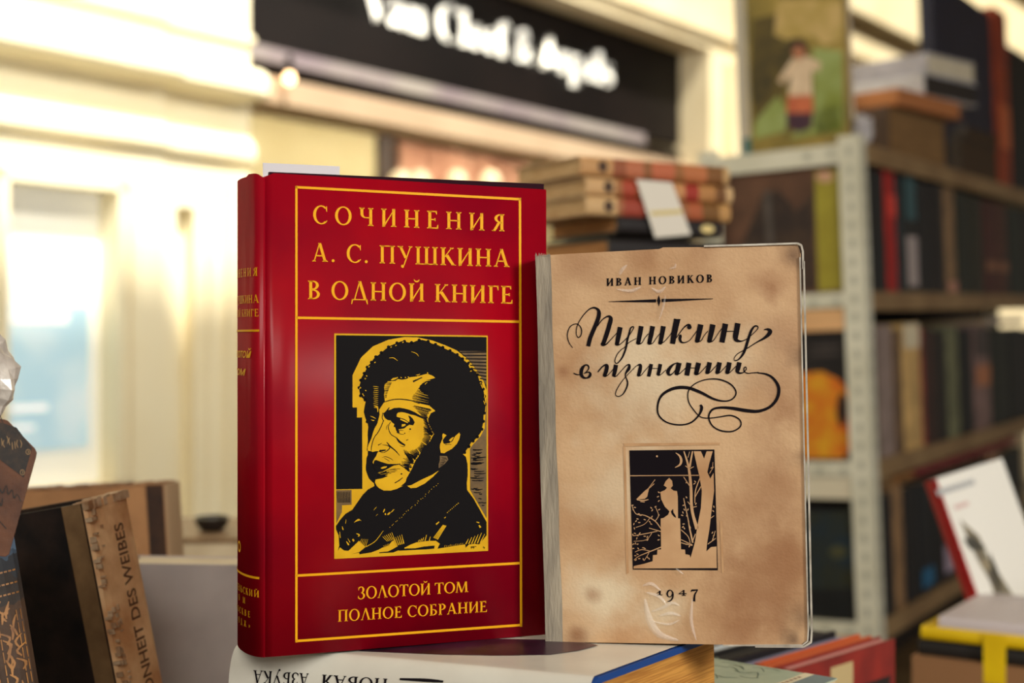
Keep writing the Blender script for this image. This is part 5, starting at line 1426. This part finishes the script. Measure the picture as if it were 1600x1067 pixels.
ta, tb = ft(572, nS + .03), ft(958, nS + .03)
k = (tb - ta) / (x1 - x0)
mb = MB()
for p in tr:
    pts = [W_(ta + (q[0] - x0) * k, nS + .030, 1.172 + q[1] * k * 1.02) for q in p]
    mb.poly(pts)
for p in tr:
    mb.poly([W_(ta + (q[0] - x0) * k, nS + .012, 1.172 + q[1] * k * 1.02) for q in p])
mb.build('lettering', mat('glowing_letters', (255, 250, 236), .5, emit=1.5), sign, fix=False)
# cream frame round the sign: head, right jamb and pilaster
mb = MB()
mb.prism([W_(0, 0, zs1), W_(s1 + .5, 0, zs1), W_(s1 + .5, -.45, zs1), W_(0, -.45, zs1)], (0, 0, 1.2))
mb.prism([W_(0, .03, zs1 + .06), W_(s1 + .5, .03, zs1 + .06), W_(s1 + .5, 0, zs1 + .06), W_(0, 0, zs1 + .06)], (0, 0, .05))
struct(mb.build('wall_head', CREAM2), 'cream band above the shop sign')
mb = MB()
mb.prism([W_(s1, 0, -1.15), W_(s1 + .5, 0, -1.15), W_(s1 + .5, -.7, -1.15), W_(s1, -.7, -1.15)], (0, 0, zs1 + 1.15))
mb.prism([W_(s1 + .14, .05, -1.15), W_(s1 + .40, .05, -1.15), W_(s1 + .40, 0, -1.15), W_(s1 + .14, 0, -1.15)], (0, 0, zs1 + 1.1))
struct(mb.build('wall_jamb', CREAM2), 'cream pilaster right of the shop sign')
mb = MB()
mb.prism([W_(s0, nS + .05, .80), W_(s1, nS + .05, .80), W_(s1, nS - .08, .80), W_(s0, nS - .08, .80)], (0, 0, .085))
struct(mb.build('trim_2', mat('pinkish_cream_trim', (182, 158, 132), .6, (170, 144, 118), 2)), 'cream window head under the shop sign')  # lowered tone puts the shade of the recess into the trim
# display window: panels and drapes behind
nW = -.62
PANY = mat('olive_cream_panel', (198, 188, 146), .7, (186, 174, 130), 3)
def wpanel(name, label, pa, pb, z0, z1, n, m, cat, d=.02):
    t0, t1 = ft(pa, n), ft(pb, n)
    mb = MB(); mb.prism([W_(t0, n, z0), W_(t1, n, z0), W_(t1, n - d, z0), W_(t0, n - d, z0)], (0, 0, z1 - z0))
    o = mb.build(name, m); tag(o, label, cat); return o
mb = MB()
mb.poly([W_(-.2, -.75, -1.15), W_(s1 + .1, -.75, -1.15), W_(s1 + .1, -.75, .93), W_(-.2, -.75, .93)])
struct(mb.build('wall_back', mat('window_back', (116, 84, 60), .8), fix=False), 'brown back of the display window')
mb = MB(); mb.prism([W_(s0 - .1, -.22, .88), W_(s1 + .1, -.22, .88), W_(s1 + .1, -.75, .88), W_(s0 - .1, -.75, .88)], (0, 0, .03))
struct(mb.build('ceiling_display', mat('display_soffit', (190, 160, 130), .7)), 'ceiling of the display window')
wpanel('display_board', 'wide olive cream panel at the left of the display window', 380, 589, -1.0, .86, nW, PANY, 'board')
wpanel('display_board', 'olive cream panel right of the pinkish drape in the display window', 822, 934, -1.0, .86, nW, PANY, 'board')
wpanel('display_board', 'pale panel beside the cream pilaster in the display window', 985, 1040, -1.0, .80, nW + .1, CREAM2, 'board')
wpanel('display_post', 'dark brown post left of the pinkish drape in the display window', 593, 616, -1.0, .86, nW + .02, mat('dark_post', (56, 42, 34), .6), 'post')
# pinkish drape with folds
mb = MB()
t0, t1 = ft(614, nW), ft(820, nW)
N_ = 60
fold = lambda i: nW + .03 + .022 * math.sin(i * .9) + .012 * math.sin(i * .37)
for i in range(N_):
    a, b = t0 + (t1 - t0) * i / N_, t0 + (t1 - t0) * (i + 1) / N_
    mb.poly([W_(a, fold(i), -1.0), W_(b, fold(i + 1), -1.0), W_(b, fold(i + 1), .84), W_(a, fold(i), .84)])
o = mb.build('drape', mat('pinkish_drape', (206, 160, 134), .85, (160, 112, 90), 4), smooth=True); tag(o, 'pinkish brown drape hanging in the display window behind the red book', 'curtain')
md = o.modifiers.new('thick', 'SOLIDIFY'); md.thickness = .004
for px, lab in ((625, 'white rounded display bottle leftmost in the shop window'), (655, 'white rounded display bottle second from left in the shop window'), (713, 'white rounded display bottle third from left in the shop window'), (765, 'white rounded display bottle rightmost in the shop window')):
    n = nW + .20
    t = ft(px, n); c = W_(t, n, 0); zz = CZ + (533.5 - 266) / F * c.y
    mb = MB(); mb.lathe([(0, -.30), (.045, -.30), (.05, -.28), (.05, -.06), (.042, -.028), (.024, -.006), (0, 0)], (c.x, c.y, zz), 18)
    o = mb.build('display_bottle', mat('white_glaze', (214, 200, 170), .4), smooth=True)
    tag(o, lab, 'bottle', 'white bottles in the shop window')
# plinth that carries the bottles
c = W_(ft(690, nW + .2), nW + .2, 0)
zz0 = (533.5 - 266) / F * W_(ft(690, nW + .2), nW + .2, 0).y - .31
mb = MB(); mb.prism([W_(ft(605, nW + .2), nW + .28, -1.15), W_(ft(800, nW + .2), nW + .28, -1.15), W_(ft(800, nW + .2), nW + .10, -1.15), W_(ft(605, nW + .2), nW + .10, -1.15)], (0, 0, 1.15 + zz0 - .03))
o = mb.build('display_plinth', CREAM2); tag(o, 'cream plinth carrying the white bottles in the shop window', 'plinth')
lamp('display_lamp', 'AREA', W_(1.2, -.30, .865), 13, (1.0, .90, .70), to=W_(1.2, -.62, .2), shape='RECTANGLE', size=2.4, size_y=.1)
# small warm lamp under the sign
lp = fh(452, 122, -.085)
bl_ = thing('ceiling_lamp', 'small glowing bulb at the left end under the shop sign', 'lamp', lp + Vector((0, 0, .05)))
mb = MB(); mb.lathe([(0, -.022), (.012, -.018), (.018, -.006), (.016, .008), (.008, .02), (0, .022)], lp, 16); mb.build('bulb', mat('warm_bulb', (255, 206, 150), .4, emit=7), bl_, smooth=True)
mb = MB(); mb.lathe([(0, .018), (.012, .018), (.012, .075), (0, .075)], lp, 12); mb.build('socket', SIGN, bl_, smooth=True)
# arcade wall continuing to the right
mb = MB()
mb.prism([W_(s1 + .5, -.12, -1.15), W_(12, -.12, -1.15), W_(12, -.6, -1.15), W_(s1 + .5, -.6, -1.15)], (0, 0, 4.6))
mb.prism([W_(s1 + .5, .10, 1.92), W_(12, .10, 1.92), W_(12, -.12, 1.92), W_(s1 + .5, -.12, 1.92)], (0, 0, .35))
mb.prism([W_(s1 + .5, .03, 1.70), W_(12, .03, 1.70), W_(12, -.12, 1.70), W_(s1 + .5, -.12, 1.70)], (0, 0, .12))
struct(mb.build('wall_right', CREAM2), 'cream arcade wall beyond the shop sign')
mb = MB(); mb.box(-6, 9, -4, 16, -.05, 0)
struct(mb.build('floor', mat('stone_floor', (84, 74, 60), .5, (70, 60, 50), 2)), 'stone floor of the arcade')
# added unseen slab that keeps the stall in shade while sun reaches the shop front
e0 = Vector((-.22, 3.45, 0)); hcn = CZ + 1.75
mb = MB()
mb.prism([e0 - FD * 5 + Vector((0, 0, hcn)), e0 + FD * 9 + Vector((0, 0, hcn)), e0 + FD * 9 + FN * 6 + Vector((0, 0, hcn)), e0 - FD * 5 + FN * 6 + Vector((0, 0, hcn))], (0, 0, .12))
lamp('facade_fill', 'AREA', W_(.2, 1.55, 1.70), 50, (1.0, .95, .82), to=W_(.2, 0, .05), shape='RECTANGLE', size=4.6, size_y=.12)  # added strip light that brightens the lower shop front
struct(mb.build('added_shade_slab', mat('shade_slab', (176, 160, 130), .8)), 'unseen slab added over the book stall for shade')
